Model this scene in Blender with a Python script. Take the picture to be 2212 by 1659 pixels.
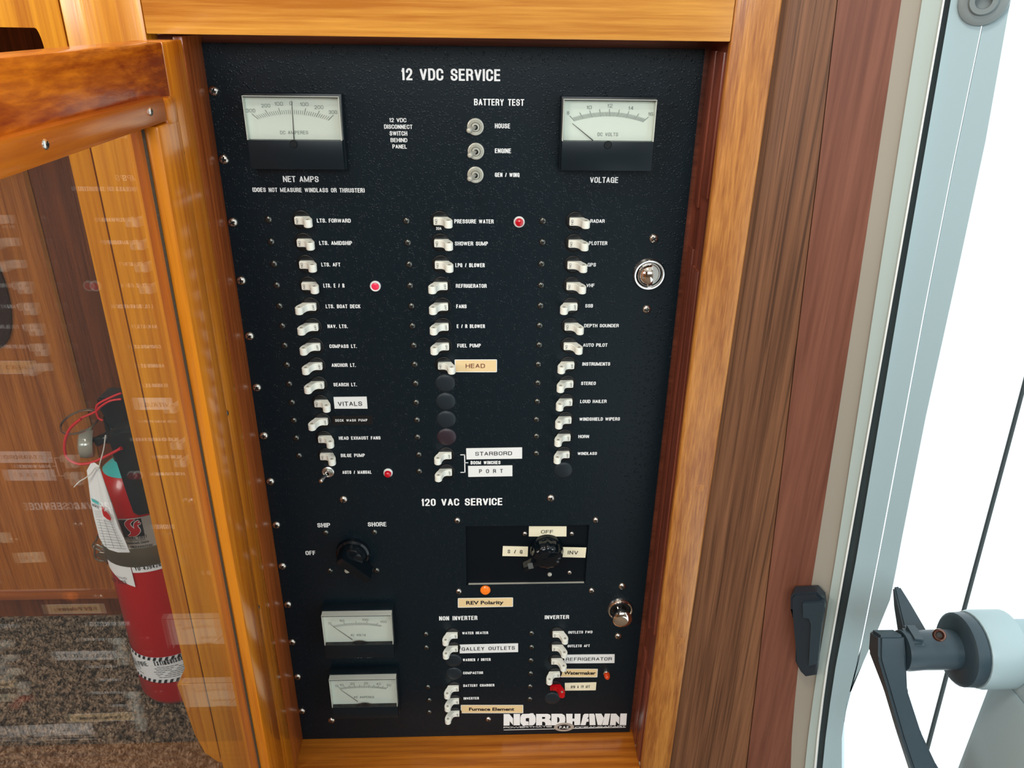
import bpy, bmesh, math, random
import numpy as np
from mathutils import Vector, Matrix
random.seed(7)
rng = np.random.default_rng(3)
S = bpy.context.scene
for o in list(bpy.data.objects): bpy.data.objects.remove(o)
COL = S.collection

# ------------------------------------------------------------------ camera, sky, lights, exposure
ZO = 0.72                                  # height of the first switch row above the carpet
F = 1680.0
CR = np.array([[0.99918984, 0.00420718, -0.04002461],
               [-0.03790813, 0.43235541, -0.90090608],
               [0.01351459, 0.90169346, 0.43216462]])
CP = np.array([0.06088397, -0.6526754, 0.15969631 + ZO])
cam = bpy.data.objects.new('camera', bpy.data.cameras.new('camera')); COL.objects.link(cam)
cam.data.sensor_width = 36.0; cam.data.lens = F / 2212 * 36.0
cam.data.clip_start = 0.01; cam.data.clip_end = 50
cam.matrix_world = Matrix.Translation(CP.tolist()) @ Matrix(CR.tolist()).to_4x4()
S.camera = cam
S.view_settings.view_transform = 'Standard'; S.view_settings.look = 'None'
S.view_settings.gamma = 1.0; S.view_settings.use_curve_mapping = False
S.view_settings.exposure = 0.0
wd = bpy.data.worlds.new('sky'); S.world = wd; wd.use_nodes = True
bg = wd.node_tree.nodes['Background']; bg.inputs[0].default_value = (0.86, 0.97, 1.0, 1); bg.inputs[1].default_value = 1.6

def area(name, loc, target, sx, sy, power, col=(1, 1, 1)):
    l = bpy.data.lights.new(name, 'AREA'); l.shape = 'RECTANGLE'; l.size = sx; l.size_y = sy; l.energy = power; l.color = col
    o = bpy.data.objects.new(name, l); COL.objects.link(o); o.location = loc
    o.rotation_euler = (Vector(target) - Vector(loc)).to_track_quat('-Z', 'Y').to_euler()
    return o
# daylight of the rear cabin window; added fills from the left and overhead
area('rear_window_daylight', (0.15, -2.15, 1.45), (0.0, 0, 0.45), 1.3, 0.6, 18, (0.94, 0.98, 1.0))
area('side_fill_light', (-1.45, -1.3, 1.35), (0.0, 0, 0.6), 0.8, 0.5, 17, (1.0, 0.97, 0.92))
area('ceiling_fill_light', (-0.25, -0.75, 1.88), (-0.2, -0.25, 0.4), 0.3, 0.3, 8, (1.0, 0.93, 0.82))

# ------------------------------------------------------------------ projection helpers (pixel of the photograph -> point on a real plane)
def ray(px, py): return CR @ np.array([(px - 1106) / F, -(py - 829.5) / F, -1.0])
def U(px, py, ax, val):
    d = ray(px, py); return CP + d * ((val - CP[ax]) / d[ax])
def P(px, py, out=0.0):                    # on the panel plane (or parallel to it, 'out' metres in front)
    q = U(px, py, 1, -out); return q[0], q[2]
def AZ(px, py, Z): return CP + ray(px, py) * Z
def UP(px, py, p0, n):
    d = ray(px, py); n = np.array(n); return CP + d * (np.dot(np.array(p0) - CP, n) / np.dot(d, n))

# ------------------------------------------------------------------ materials
def srgb(r, g, b):
    f = lambda c: (c / 255 / 12.92) if c / 255 <= 0.04045 else ((c / 255 + 0.055) / 1.055) ** 2.4
    return (f(r), f(g), f(b), 1)
def mat(name, col, rough=0.5, metal=0.0, spec=0.5, coat=0.0, bump=None, emit=None, trans=0.0, coatr=0.1):
    m = bpy.data.materials.new(name); m.use_nodes = True; nt = m.node_tree; b = nt.nodes['Principled BSDF']
    b.inputs['Base Color'].default_value = col; b.inputs['Roughness'].default_value = rough
    b.inputs['Metallic'].default_value = metal; b.inputs['Specular IOR Level'].default_value = spec
    b.inputs['Coat Weight'].default_value = coat; b.inputs['Coat Roughness'].default_value = coatr
    b.inputs['Transmission Weight'].default_value = trans
    if emit: b.inputs['Emission Color'].default_value = emit[0]; b.inputs['Emission Strength'].default_value = emit[1]
    # every material carries a procedural tint and relief
    tc = nt.nodes.new('ShaderNodeTexCoord'); no = nt.nodes.new('ShaderNodeTexNoise')
    sc, st, di = bump or (300, 0.02, 0.0002)
    no.inputs['Scale'].default_value = sc; no.inputs['Detail'].default_value = 3
    nt.links.new(tc.outputs['Object'], no.inputs['Vector'])
    bp = nt.nodes.new('ShaderNodeBump'); bp.inputs['Strength'].default_value = st; bp.inputs['Distance'].default_value = di
    nt.links.new(no.outputs['Fac'], bp.inputs['Height']); nt.links.new(bp.outputs['Normal'], b.inputs['Normal'])
    return m
def wood(name, light, dark, axis, fine=220, stretch=0.035, contrast=(0.40, 0.61), rough=0.3, coat=0.35, blotch=None, stripes=0.0, bumpst=0.25):
    m = bpy.data.materials.new(name); m.use_nodes = True; nt = m.node_tree; N = nt.nodes; L = nt.links; b = N['Principled BSDF']
    tc = N.new('ShaderNodeTexCoord'); mp = N.new('ShaderNodeMapping'); sc = [1, 1, 1]; sc[axis] = stretch
    mp.inputs['Scale'].default_value = sc; L.new(tc.outputs['Object'], mp.inputs['Vector'])
    n1 = N.new('ShaderNodeTexNoise'); n1.inputs['Scale'].default_value = fine; n1.inputs['Detail'].default_value = 5; n1.inputs['Roughness'].default_value = 0.6
    L.new(mp.outputs['Vector'], n1.inputs['Vector'])
    n2 = N.new('ShaderNodeTexNoise'); n2.inputs['Scale'].default_value = fine / 7; n2.inputs['Detail'].default_value = 4; n2.inputs['Distortion'].default_value = 0.6
    L.new(mp.outputs['Vector'], n2.inputs['Vector'])
    mx = N.new('ShaderNodeMath'); mx.operation = 'MULTIPLY_ADD'; mx.inputs[1].default_value = 0.5
    half = N.new('ShaderNodeMath'); half.operation = 'MULTIPLY'; half.inputs[1].default_value = 0.5
    L.new(n1.outputs['Fac'], mx.inputs[0]); L.new(n2.outputs['Fac'], half.inputs[0]); L.new(half.outputs[0], mx.inputs[2])
    rp = N.new('ShaderNodeValToRGB'); e = rp.color_ramp.elements
    e[0].position = contrast[0]; e[0].color = dark; e[1].position = contrast[1]; e[1].color = light
    L.new(mx.outputs[0], rp.inputs['Fac']); colout = rp.outputs['Color']
    if stripes:
        mp2 = N.new('ShaderNodeMapping'); s2 = [1, 1, 1]; s2[axis] = 0.012; mp2.inputs['Scale'].default_value = s2
        L.new(tc.outputs['Object'], mp2.inputs['Vector'])
        n3 = N.new('ShaderNodeTexNoise'); n3.inputs['Scale'].default_value = 420; n3.inputs['Detail'].default_value = 2; n3.inputs['Distortion'].default_value = 0.3
        L.new(mp2.outputs['Vector'], n3.inputs['Vector'])
        r3 = N.new('ShaderNodeValToRGB'); r3.color_ramp.elements[0].position = 0.54; r3.color_ramp.elements[0].color = (1, 1, 1, 1)
        r3.color_ramp.elements[1].position = 0.66; r3.color_ramp.elements[1].color = (1 - stripes,) * 3 + (1,)
        L.new(n3.outputs['Fac'], r3.inputs['Fac'])
        mm = N.new('ShaderNodeMixRGB'); mm.blend_type = 'MULTIPLY'; mm.inputs[0].default_value = 1
        L.new(colout, mm.inputs[1]); L.new(r3.outputs['Color'], mm.inputs[2]); colout = mm.outputs[0]
    if blotch:
        n4 = N.new('ShaderNodeTexNoise'); n4.inputs['Scale'].default_value = blotch[0]; n4.inputs['Detail'].default_value = 6; n4.inputs['Distortion'].default_value = 1.2
        mp4 = N.new('ShaderNodeMapping'); s4 = [1, 1, 1]; s4[axis] = 0.3; mp4.inputs['Scale'].default_value = s4
        L.new(tc.outputs['Object'], mp4.inputs['Vector']); L.new(mp4.outputs['Vector'], n4.inputs['Vector'])
        r4 = N.new('ShaderNodeValToRGB'); r4.color_ramp.elements[0].position = 0.38; r4.color_ramp.elements[0].color = blotch[1]
        r4.color_ramp.elements[1].position = 0.6; r4.color_ramp.elements[1].color = (1, 1, 1, 1)
        L.new(n4.outputs['Fac'], r4.inputs['Fac'])
        mm = N.new('ShaderNodeMixRGB'); mm.blend_type = 'MULTIPLY'; mm.inputs[0].default_value = 1
        L.new(colout, mm.inputs[1]); L.new(r4.outputs['Color'], mm.inputs[2]); colout = mm.outputs[0]
    L.new(colout, b.inputs['Base Color'])
    b.inputs['Roughness'].default_value = rough; b.inputs['Coat Weight'].default_value = coat; b.inputs['Coat Roughness'].default_value = 0.12
    bp = N.new('ShaderNodeBump'); bp.inputs['Strength'].default_value = bumpst; bp.inputs['Distance'].default_value = 0.0006
    L.new(n1.outputs['Fac'], bp.inputs['Height']); L.new(bp.outputs['Normal'], b.inputs['Normal'])
    L.new(bp.outputs['Normal'], b.inputs['Coat Normal'])
    return m
def pane_mat(name, tint, ior=1.5, rough=0.0, haze=0.0):
    m = bpy.data.materials.new(name); m.use_nodes = True; nt = m.node_tree; N = nt.nodes; L = nt.links; N.remove(N['Principled BSDF'])
    tr = N.new('ShaderNodeBsdfTransparent'); tr.inputs[0].default_value = tint
    gl = N.new('ShaderNodeBsdfGlossy'); gl.inputs['Roughness'].default_value = rough
    fr = N.new('ShaderNodeFresnel'); fr.inputs['IOR'].default_value = ior
    ge = N.new('ShaderNodeNewGeometry'); mr = N.new('ShaderNodeMapRange'); mr.inputs['To Min'].default_value = ior; mr.inputs['To Max'].default_value = 1 / ior
    L.new(ge.outputs['Backfacing'], mr.inputs['Value']); L.new(mr.outputs['Result'], fr.inputs['IOR'])   # same reflectance on both faces of the pane
    no = N.new('ShaderNodeTexNoise'); no.inputs['Scale'].default_value = 6
    bp = N.new('ShaderNodeBump'); bp.inputs['Strength'].default_value = 0.01; bp.inputs['Distance'].default_value = 0.001
    L.new(no.outputs['Fac'], bp.inputs['Height']); L.new(bp.outputs['Normal'], gl.inputs['Normal'])
    mx = N.new('ShaderNodeMixShader'); L.new(fr.outputs[0], mx.inputs[0]); L.new(tr.outputs[0], mx.inputs[1]); L.new(gl.outputs[0], mx.inputs[2])
    last = mx.outputs[0]
    if haze:
        df = N.new('ShaderNodeBsdfDiffuse'); df.inputs[0].default_value = (0.8, 0.8, 0.8, 1)
        m2 = N.new('ShaderNodeMixShader'); m2.inputs[0].default_value = haze; L.new(last, m2.inputs[1]); L.new(df.outputs[0], m2.inputs[2]); last = m2.outputs[0]
    L.new(last, N['Material Output'].inputs['Surface'])
    return m

M = {}
M['rail'] = wood('golden_teak_horizontal', srgb(222, 158, 66), srgb(176, 106, 30), 0, fine=260, rough=0.32)
M['sill'] = wood('orange_teak_sill', srgb(196, 118, 34), srgb(140, 70, 12), 0, fine=200, rough=0.35)
M['stile'] = wood('golden_teak_vertical', srgb(194, 130, 58), srgb(146, 84, 32), 2, fine=560, stretch=0.07, rough=0.38)
M['post'] = wood('amber_teak_vertical', srgb(228, 156, 32), srgb(172, 96, 8), 2, fine=200, stretch=0.02, rough=0.28, coat=0.5)
M['door_v'] = wood('orange_varnished_teak_vertical', srgb(222, 134, 24), srgb(172, 82, 8), 2, fine=240, stretch=0.03, rough=0.26, coat=0.6)
M['door_h'] = wood('orange_varnished_teak_horizontal', srgb(228, 126, 16), srgb(170, 74, 6), 1, fine=330, stretch=0.14, rough=0.26, coat=0.5, blotch=(85, (0.70, 0.56, 0.42, 1)))
M['bead'] = wood('orange_bead', srgb(220, 128, 24), srgb(176, 88, 10), 1, fine=160, stretch=0.05, rough=0.28, coat=0.5)
M['jamb'] = wood('red_mahogany', srgb(142, 76, 56), srgb(104, 50, 34), 2, fine=260, rough=0.4, coat=0.15)
M['jamb_h'] = wood('red_mahogany_horizontal', srgb(138, 76, 54), srgb(100, 50, 34), 0, fine=260, rough=0.4, coat=0.15)
M['door_dark'] = wood('dark_orange_teak', srgb(176, 92, 34), srgb(128, 58, 18), 2, fine=240, stretch=0.03, rough=0.35, coat=0.3)  # darker orange tone of the door teak
M['veneer'] = wood('striped_teak_veneer', srgb(136, 94, 66), srgb(94, 62, 43), 2, fine=300, stretch=0.02, rough=0.5, coat=0.0, stripes=0.45)
M['redwood'] = wood('red_brown_teak', srgb(130, 82, 64), srgb(104, 62, 48), 2, fine=300, stretch=0.03, rough=0.5, coat=0.0)
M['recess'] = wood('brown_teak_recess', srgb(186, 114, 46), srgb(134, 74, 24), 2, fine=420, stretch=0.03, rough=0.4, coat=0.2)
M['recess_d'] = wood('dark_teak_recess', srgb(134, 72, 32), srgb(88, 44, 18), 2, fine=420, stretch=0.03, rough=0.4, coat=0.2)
M['batten'] = wood('light_batten', srgb(180, 120, 50), srgb(130, 80, 26), 2, fine=200)
M['trimh'] = wood('trim_teak', srgb(170, 96, 40), srgb(130, 66, 24), 0, fine=200)
M['seal'] = mat('dark_glazing_seal', srgb(70, 60, 48), 0.4, bump=(500, 0.5, 0.001))
M['legend'] = mat('white_print', (0.93, 0.95, 0.95, 1), 0.6)
M['ink'] = mat('black_ink', (0.012, 0.011, 0.015, 1), 0.6)
M['inkbrown'] = mat('brown_faded_ink', srgb(110, 40, 28), 0.6)
M['dialink'] = mat('grey_dial_ink', srgb(70, 78, 80), 0.6)
M['tapew'] = mat('white_tape', (0.84, 0.86, 0.85, 1), 0.45)
M['tapec'] = mat('cream_tape', srgb(244, 236, 206), 0.45)
M['tapey'] = mat('yellowed_tape', srgb(238, 210, 158), 0.45, bump=(60, 0.1, 0.001))
M['taped'] = mat('black_tape', (0.006, 0.008, 0.01, 1), 0.3)
M['lever'] = mat('white_plastic', srgb(240, 242, 232), 0.38)
M['leverred'] = mat('red_plastic', srgb(190, 6, 20), 0.35)
M['black'] = mat('black_plastic', (0.006, 0.010, 0.013, 1), 0.32)
M['stickergrey'] = mat('dark_grey_sticker', srgb(84, 88, 88), 0.5)
M['ovalbrown'] = mat('dark_brown_fitting', srgb(44, 26, 18), 0.4)
M['subplate'] = mat('sub_plate_enamel', (0.0015, 0.004, 0.007, 1), 0.55, spec=0.15)
M['ring'] = mat('black_gap', (0.0012, 0.0016, 0.002, 1), 0.5)
M['disc'] = mat('breaker_face', (0.006, 0.009, 0.011, 1), 0.28)
M['plug'] = mat('blank_plug_plastic', (0.011, 0.019, 0.026, 1), 0.42, spec=0.35)
M['plugp'] = mat('purplish_plug_plastic', (0.024, 0.014, 0.022, 1), 0.42)
M['gloss'] = mat('glossy_black_knob', (0.002, 0.005, 0.008, 1), 0.14, coat=0.1, spec=0.35)
M['steel'] = mat('stainless_steel', (0.62, 0.58, 0.53, 1), 0.25, metal=1.0)
M['dsteel'] = mat('dark_oxide_steel', (0.16, 0.17, 0.16, 1), 0.3, metal=1.0)
M['chrome'] = mat('chrome', (0.82, 0.8, 0.78, 1), 0.05, metal=1.0)
M['nickel'] = mat('satin_nickel', (0.72, 0.72, 0.68, 1), 0.3, metal=1.0)
M['nickelw'] = mat('pale_nickel', srgb(196, 196, 184), 0.4, metal=0.3)
M['redlens'] = mat('red_lens', srgb(176, 0, 18), 0.2, coat=0.5, emit=((0.5, 0.0, 0.02, 1), 0.25))
M['pinklens'] = mat('lit_red_lens', srgb(214, 40, 70), 0.25, coat=0.5, emit=((0.8, 0.05, 0.12, 1), 0.3))
M['amber'] = mat('amber_lens', srgb(236, 110, 24), 0.25, coat=0.4, emit=((0.9, 0.25, 0.02, 1), 0.25))
M['redamber'] = mat('red_amber_lens', srgb(190, 52, 12), 0.25, coat=0.4, emit=((0.7, 0.1, 0.01, 1), 0.1))
M['dial'] = mat('meter_dial', srgb(222, 226, 218), 0.6)
M['meterblack'] = mat('meter_cover_black', (0.006, 0.012, 0.017, 1), 0.3, spec=0.3)
M['acrylic'] = mat('acrylic_edge_light', srgb(196, 200, 190), 0.2, coat=0.5)  # pale colour stands for dial light refracted in the clear edge
M['lens'] = pane_mat('clear_meter_window', (0.98, 1, 0.99, 1), 1.45, 0.02)
M['glass'] = pane_mat('door_glass', (0.97, 0.98, 0.97, 1), 1.5, 0.0, haze=0.012)
M['red'] = mat('red_enamel', srgb(190, 6, 14), 0.28, coat=0.4)
M['paper'] = mat('white_paper', srgb(242, 246, 248), 0.6)
M['silverlabel'] = mat('silver_label', srgb(190, 186, 178), 0.35, metal=0.3)
M['teal'] = mat('teal_sticker', srgb(70, 190, 190), 0.4)
M['band'] = mat('dull_steel_band', srgb(128, 122, 106), 0.28, metal=0.7)
M['cord'] = mat('red_cord', srgb(206, 40, 48), 0.4)
M['clear'] = mat('gauge_cover', srgb(170, 172, 160), 0.15, coat=1.0, metal=0.2)
M['tie'] = mat('white_tie', srgb(220, 220, 214), 0.5)
M['logored'] = mat('logo_red', srgb(190, 16, 24), 0.4)
M['handle'] = mat('dark_slate_handle', srgb(44, 62, 72), 0.4, bump=(90, 0.15, 0.001))
M['keeper'] = mat('slate_plastic', srgb(36, 48, 58), 0.3)
M['cream'] = mat('cream_laminate', srgb(158, 153, 141), 0.5)
M['gel'] = mat('pale_gelcoat', srgb(176, 192, 188), 0.35)
M['gelb'] = mat('bluish_white_frame', srgb(162, 186, 193), 0.35)
M['gel_edge'] = mat('bright_edge', srgb(235, 240, 238), 0.3)
M['gasket'] = mat('black_gasket', srgb(44, 54, 56), 0.6)
M['copper'] = mat('copper_bush', srgb(120, 90, 80), 0.3, metal=1.0)
M['grey'] = mat('grey_washer', srgb(120, 132, 134), 0.4)
M['cream_wall'] = mat('cabin_wall_paint', srgb(120, 108, 92), 0.6)
M['ceil'] = mat('headliner', srgb(215, 212, 202), 0.7)

def panel_mat():
    m = bpy.data.materials.new('black_crackle_enamel'); m.use_nodes = True; nt = m.node_tree; N = nt.nodes; L = nt.links; b = N['Principled BSDF']
    b.inputs['Base Color'].default_value = (0.0026, 0.0092, 0.0145, 1); b.inputs['Roughness'].default_value = 0.36
    b.inputs['Specular IOR Level'].default_value = 0.27
    tc = N.new('ShaderNodeTexCoord')
    v = N.new('ShaderNodeTexVoronoi'); v.inputs['Scale'].default_value = 500; v.feature = 'SMOOTH_F1'; v.inputs['Smoothness'].default_value = 0.25; v.inputs['Randomness'].default_value = 1.0
    w = N.new('ShaderNodeTexNoise'); w.inputs['Scale'].default_value = 500; w.inputs['Detail'].default_value = 1
    wm = N.new('ShaderNodeVectorMath'); wm.operation = 'SCALE'; wm.inputs['Scale'].default_value = 0.0017
    wa = N.new('ShaderNodeVectorMath'); wa.operation = 'ADD'
    L.new(tc.outputs['Object'], w.inputs['Vector']); L.new(w.outputs['Color'], wm.inputs[0]); L.new(wm.outputs[0], wa.inputs[0]); L.new(tc.outputs['Object'], wa.inputs[1])
    L.new(wa.outputs[0], v.inputs['Vector'])
    r = N.new('ShaderNodeValToRGB'); r.color_ramp.elements[0].position = 0.10; r.color_ramp.elements[0].color = (1, 1, 1, 1); r.color_ramp.elements[1].position = 0.42; r.color_ramp.elements[1].color = (0, 0, 0, 1)
    L.new(v.outputs['Distance'], r.inputs['Fac'])
    k = N.new('ShaderNodeTexNoise'); k.inputs['Scale'].default_value = 170; L.new(tc.outputs['Object'], k.inputs['Vector'])
    kr = N.new('ShaderNodeValToRGB'); kr.color_ramp.elements[0].position = 0.42; kr.color_ramp.elements[1].position = 0.62; L.new(k.outputs['Fac'], kr.inputs['Fac'])
    mu = N.new('ShaderNodeMath'); mu.operation = 'MULTIPLY'; L.new(r.outputs['Color'], mu.inputs[0]); L.new(kr.outputs['Color'], mu.inputs[1])
    bp = N.new('ShaderNodeBump'); bp.inputs['Strength'].default_value = 0.6; bp.inputs['Distance'].default_value = 0.0005
    L.new(mu.outputs[0], bp.inputs['Height']); L.new(bp.outputs['Normal'], b.inputs['Normal'])
    return m
M['panel'] = panel_mat()
def carpet_mat():
    m = bpy.data.materials.new('mottled_carpet'); m.use_nodes = True; nt = m.node_tree; N = nt.nodes; L = nt.links; b = N['Principled BSDF']
    tc = N.new('ShaderNodeTexCoord'); n = N.new('ShaderNodeTexNoise'); n.inputs['Scale'].default_value = 120; n.inputs['Detail'].default_value = 4
    L.new(tc.outputs['Object'], n.inputs['Vector'])
    r = N.new('ShaderNodeValToRGB'); e = r.color_ramp.elements; e[0].position = 0.38; e[0].color = srgb(66, 57, 48); e[1].position = 0.62; e[1].color = srgb(156, 134, 112)
    L.new(n.outputs['Fac'], r.inputs['Fac']); L.new(r.outputs['Color'], b.inputs['Base Color'])
    b.inputs['Roughness'].default_value = 0.95; b.inputs['Specular IOR Level'].default_value = 0.1
    bp = N.new('ShaderNodeBump'); bp.inputs['Strength'].default_value = 0.6; bp.inputs['Distance'].default_value = 0.003
    L.new(n.outputs['Fac'], bp.inputs['Height']); L.new(bp.outputs['Normal'], b.inputs['Normal'])
    return m
M['carpet'] = carpet_mat()

# ------------------------------------------------------------------ object helpers
def thing(name, label, cat, loc=(0, 0, 0), group=None):
    o = bpy.data.objects.new(name, None); COL.objects.link(o); o.location = loc; o.empty_display_size = 0.02
    o['label'] = label; o['category'] = cat
    if group: o['group'] = group
    return o
def wloc(o):
    v = Vector((0, 0, 0))
    while o: v += o.location; o = o.parent
    return v
def link(name, me, parent=None, label=None, world=True, loc=None, rot=None, kind=None, smooth=False):
    """mesh given in world coordinates (world=True) or in its own frame placed at world point loc"""
    o = bpy.data.objects.new(name, me); COL.objects.link(o)
    base = wloc(parent) if parent else Vector((0, 0, 0))
    if world and loc is None:
        if base.length > 0 and me.users <= 1: me.transform(Matrix.Translation(-base))
    else: o.location = Vector(loc) - base
    if rot: o.rotation_euler = rot
    if parent: o.parent = parent
    if label: o['label'] = label
    if kind: o['kind'] = kind
    if smooth: me.polygons.foreach_set('use_smooth', [True] * len(me.polygons))
    return o
def tag(o, label, cat, group=None):
    o['label'] = label; o['category'] = cat
    if group: o['group'] = group
    return o
def struct(o): o['kind'] = 'structure'; return o
def fin(bm, name, mats, smooth=False, sharp=35):
    me = bpy.data.meshes.new(name); bmesh.ops.recalc_face_normals(bm, faces=bm.faces[:])
    bm.to_mesh(me); bm.free()
    for m in (mats if isinstance(mats, (list, tuple)) else [mats]): me.materials.append(M[m])
    if smooth:
        me.polygons.foreach_set('use_smooth', [True] * len(me.polygons))
        try: me.set_sharp_from_angle(angle=math.radians(sharp))
        except Exception: pass
    return me
def box_bm(x0, x1, y0, y1, z0, z1, bev=0.0, seg=2, bm=None, mi=0):
    own = bm is None; bm = bm or bmesh.new()
    vs = [bm.verts.new((x, y, z)) for x in (min(x0, x1), max(x0, x1)) for y in (min(y0, y1), max(y0, y1)) for z in (min(z0, z1), max(z0, z1))]
    fs = [bm.faces.new([vs[i] for i in q]) for q in ((0, 1, 3, 2), (4, 6, 7, 5), (0, 4, 5, 1), (2, 3, 7, 6), (0, 2, 6, 4), (1, 5, 7, 3))]
    for f in fs: f.material_index = mi
    if bev:
        es = list({e for f in fs for e in f.edges})
        bmesh.ops.bevel(bm, geom=es, offset=bev, segments=seg, affect='EDGES', profile=0.6)
    return bm
def box(name, m, x0, x1, y0, y1, z0, z1, bev=0.0, parent=None, label=None, smooth=None):
    me = fin(box_bm(x0, x1, y0, y1, z0, z1, bev), name, m, smooth=bool(bev) if smooth is None else smooth)
    return link(name, me, parent, label)
def lathe_bm(prof, seg=24, bm=None, mi=0, squash=1.0):
    """profile [(r, out)] turned about the -y axis (out = towards the viewer)"""
    bm = bm or bmesh.new(); rings = []
    for r, h in prof:
        if r < 1e-7: rings.append([bm.verts.new((0, -h, 0))])
        else: rings.append([bm.verts.new((r * math.cos(2 * math.pi * k / seg), -h, r * squash * math.sin(2 * math.pi * k / seg))) for k in range(seg)])
    for a, b in zip(rings, rings[1:]):
        for k in range(seg):
            k2 = (k + 1) % seg
            if len(a) == 1 and len(b) == 1: continue
            if len(a) == 1: f = bm.faces.new((a[0], b[k], b[k2]))
            elif len(b) == 1: f = bm.faces.new((a[k], a[k2], b[0]))
            else: f = bm.faces.new((a[k], a[k2], b[k2], b[k]))
            f.material_index = mi
    return bm
def prism_bm(poly, fn, bm=None, mi=0):
    """poly: 2D outline; fn(u, v, s) with s = 0 / 1 gives the two caps"""
    bm = bm or bmesh.new()
    a = [bm.verts.new(fn(u, v, 0)) for u, v in poly]; b = [bm.verts.new(fn(u, v, 1)) for u, v in poly]
    fs = [bm.faces.new(a), bm.faces.new(list(reversed(b)))]
    for i in range(len(poly)):
        j = (i + 1) % len(poly); fs.append(bm.faces.new((a[i], b[i], b[j], a[j])))
    for f in fs: f.material_index = mi
    return bm
def tube_bm(pts, rad, seg=10, bm=None, mi=0, cap=True):
    bm = bm or bmesh.new(); pts = [Vector(p) for p in pts]; rings = []; up = None
    for i, p in enumerate(pts):
        t = (pts[min(i + 1, len(pts) - 1)] - pts[max(i - 1, 0)]).normalized()
        if up is None: up = t.orthogonal().normalized()
        up = (up - t * up.dot(t)).normalized(); w = t.cross(up)
        r = rad[i] if isinstance(rad, (list, tuple)) else rad
        rings.append([bm.verts.new(p + (up * math.cos(2 * math.pi * k / seg) + w * math.sin(2 * math.pi * k / seg)) * r) for k in range(seg)])
    for a, b in zip(rings, rings[1:]):
        for k in range(seg):
            f = bm.faces.new((a[k], a[(k + 1) % seg], b[(k + 1) % seg], b[k])); f.material_index = mi
    if cap:
        for rg in (rings[0], rings[-1]):
            f = bm.faces.new(rg); f.material_index = mi
    return bm
def spline(pts, n=6):
    pts = [Vector(p) for p in pts]; out = []
    for i in range(len(pts) - 1):
        p0, p1, p2, p3 = pts[max(i - 1, 0)], pts[i], pts[i + 1], pts[min(i + 2, len(pts) - 1)]
        for k in range(n):
            t = k / n; out.append(0.5 * ((2 * p1) + (p2 - p0) * t + (2 * p0 - 5 * p1 + 4 * p2 - p3) * t * t + (3 * p1 - p0 - 3 * p2 + p3) * t ** 3))
    out.append(pts[-1]); return out

# text as flat filled meshes
_tc = {}
def text_geo(s, bold=0.0, sw=1.0, sc=1.0):
    k = (s, bold, sw, sc)
    if k in _tc: return _tc[k]
    cu = bpy.data.curves.new('t', 'FONT'); cu.body = s; cu.size = 1; cu.resolution_u = 3; cu.offset = bold; cu.space_word = sw; cu.space_character = sc
    ob = bpy.data.objects.new('t', cu); COL.objects.link(ob)
    bpy.context.view_layer.update(); me = bpy.data.meshes.new_from_object(ob.evaluated_get(bpy.context.evaluated_depsgraph_get()))
    v = np.array([x.co[:] for x in me.vertices]); f = [list(p.vertices) for p in me.polygons]
    bpy.data.objects.remove(ob); bpy.data.curves.remove(cu); bpy.data.meshes.remove(me)
    _tc[k] = (v, f); return _tc[k]
CAP = float(text_geo('H')[0][:, 1].max())
def text_pts(s, a, b, h, bold=0.03, sw=1.5, sc=1.0, cap=True):
    """2D points of s, baseline from a to b (full width), capital height h"""
    v, f = text_geo(s, bold, sw, sc); a = np.array(a, float); b = np.array(b, float); d = b - a; n = np.array([-d[1], d[0]]) / np.linalg.norm(d)
    x = (v[:, 0] - v[:, 0].min()) / (v[:, 0].max() - v[:, 0].min()); y = v[:, 1] / CAP * h
    return a + np.outer(x, d) + np.outer(y, n), f
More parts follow.
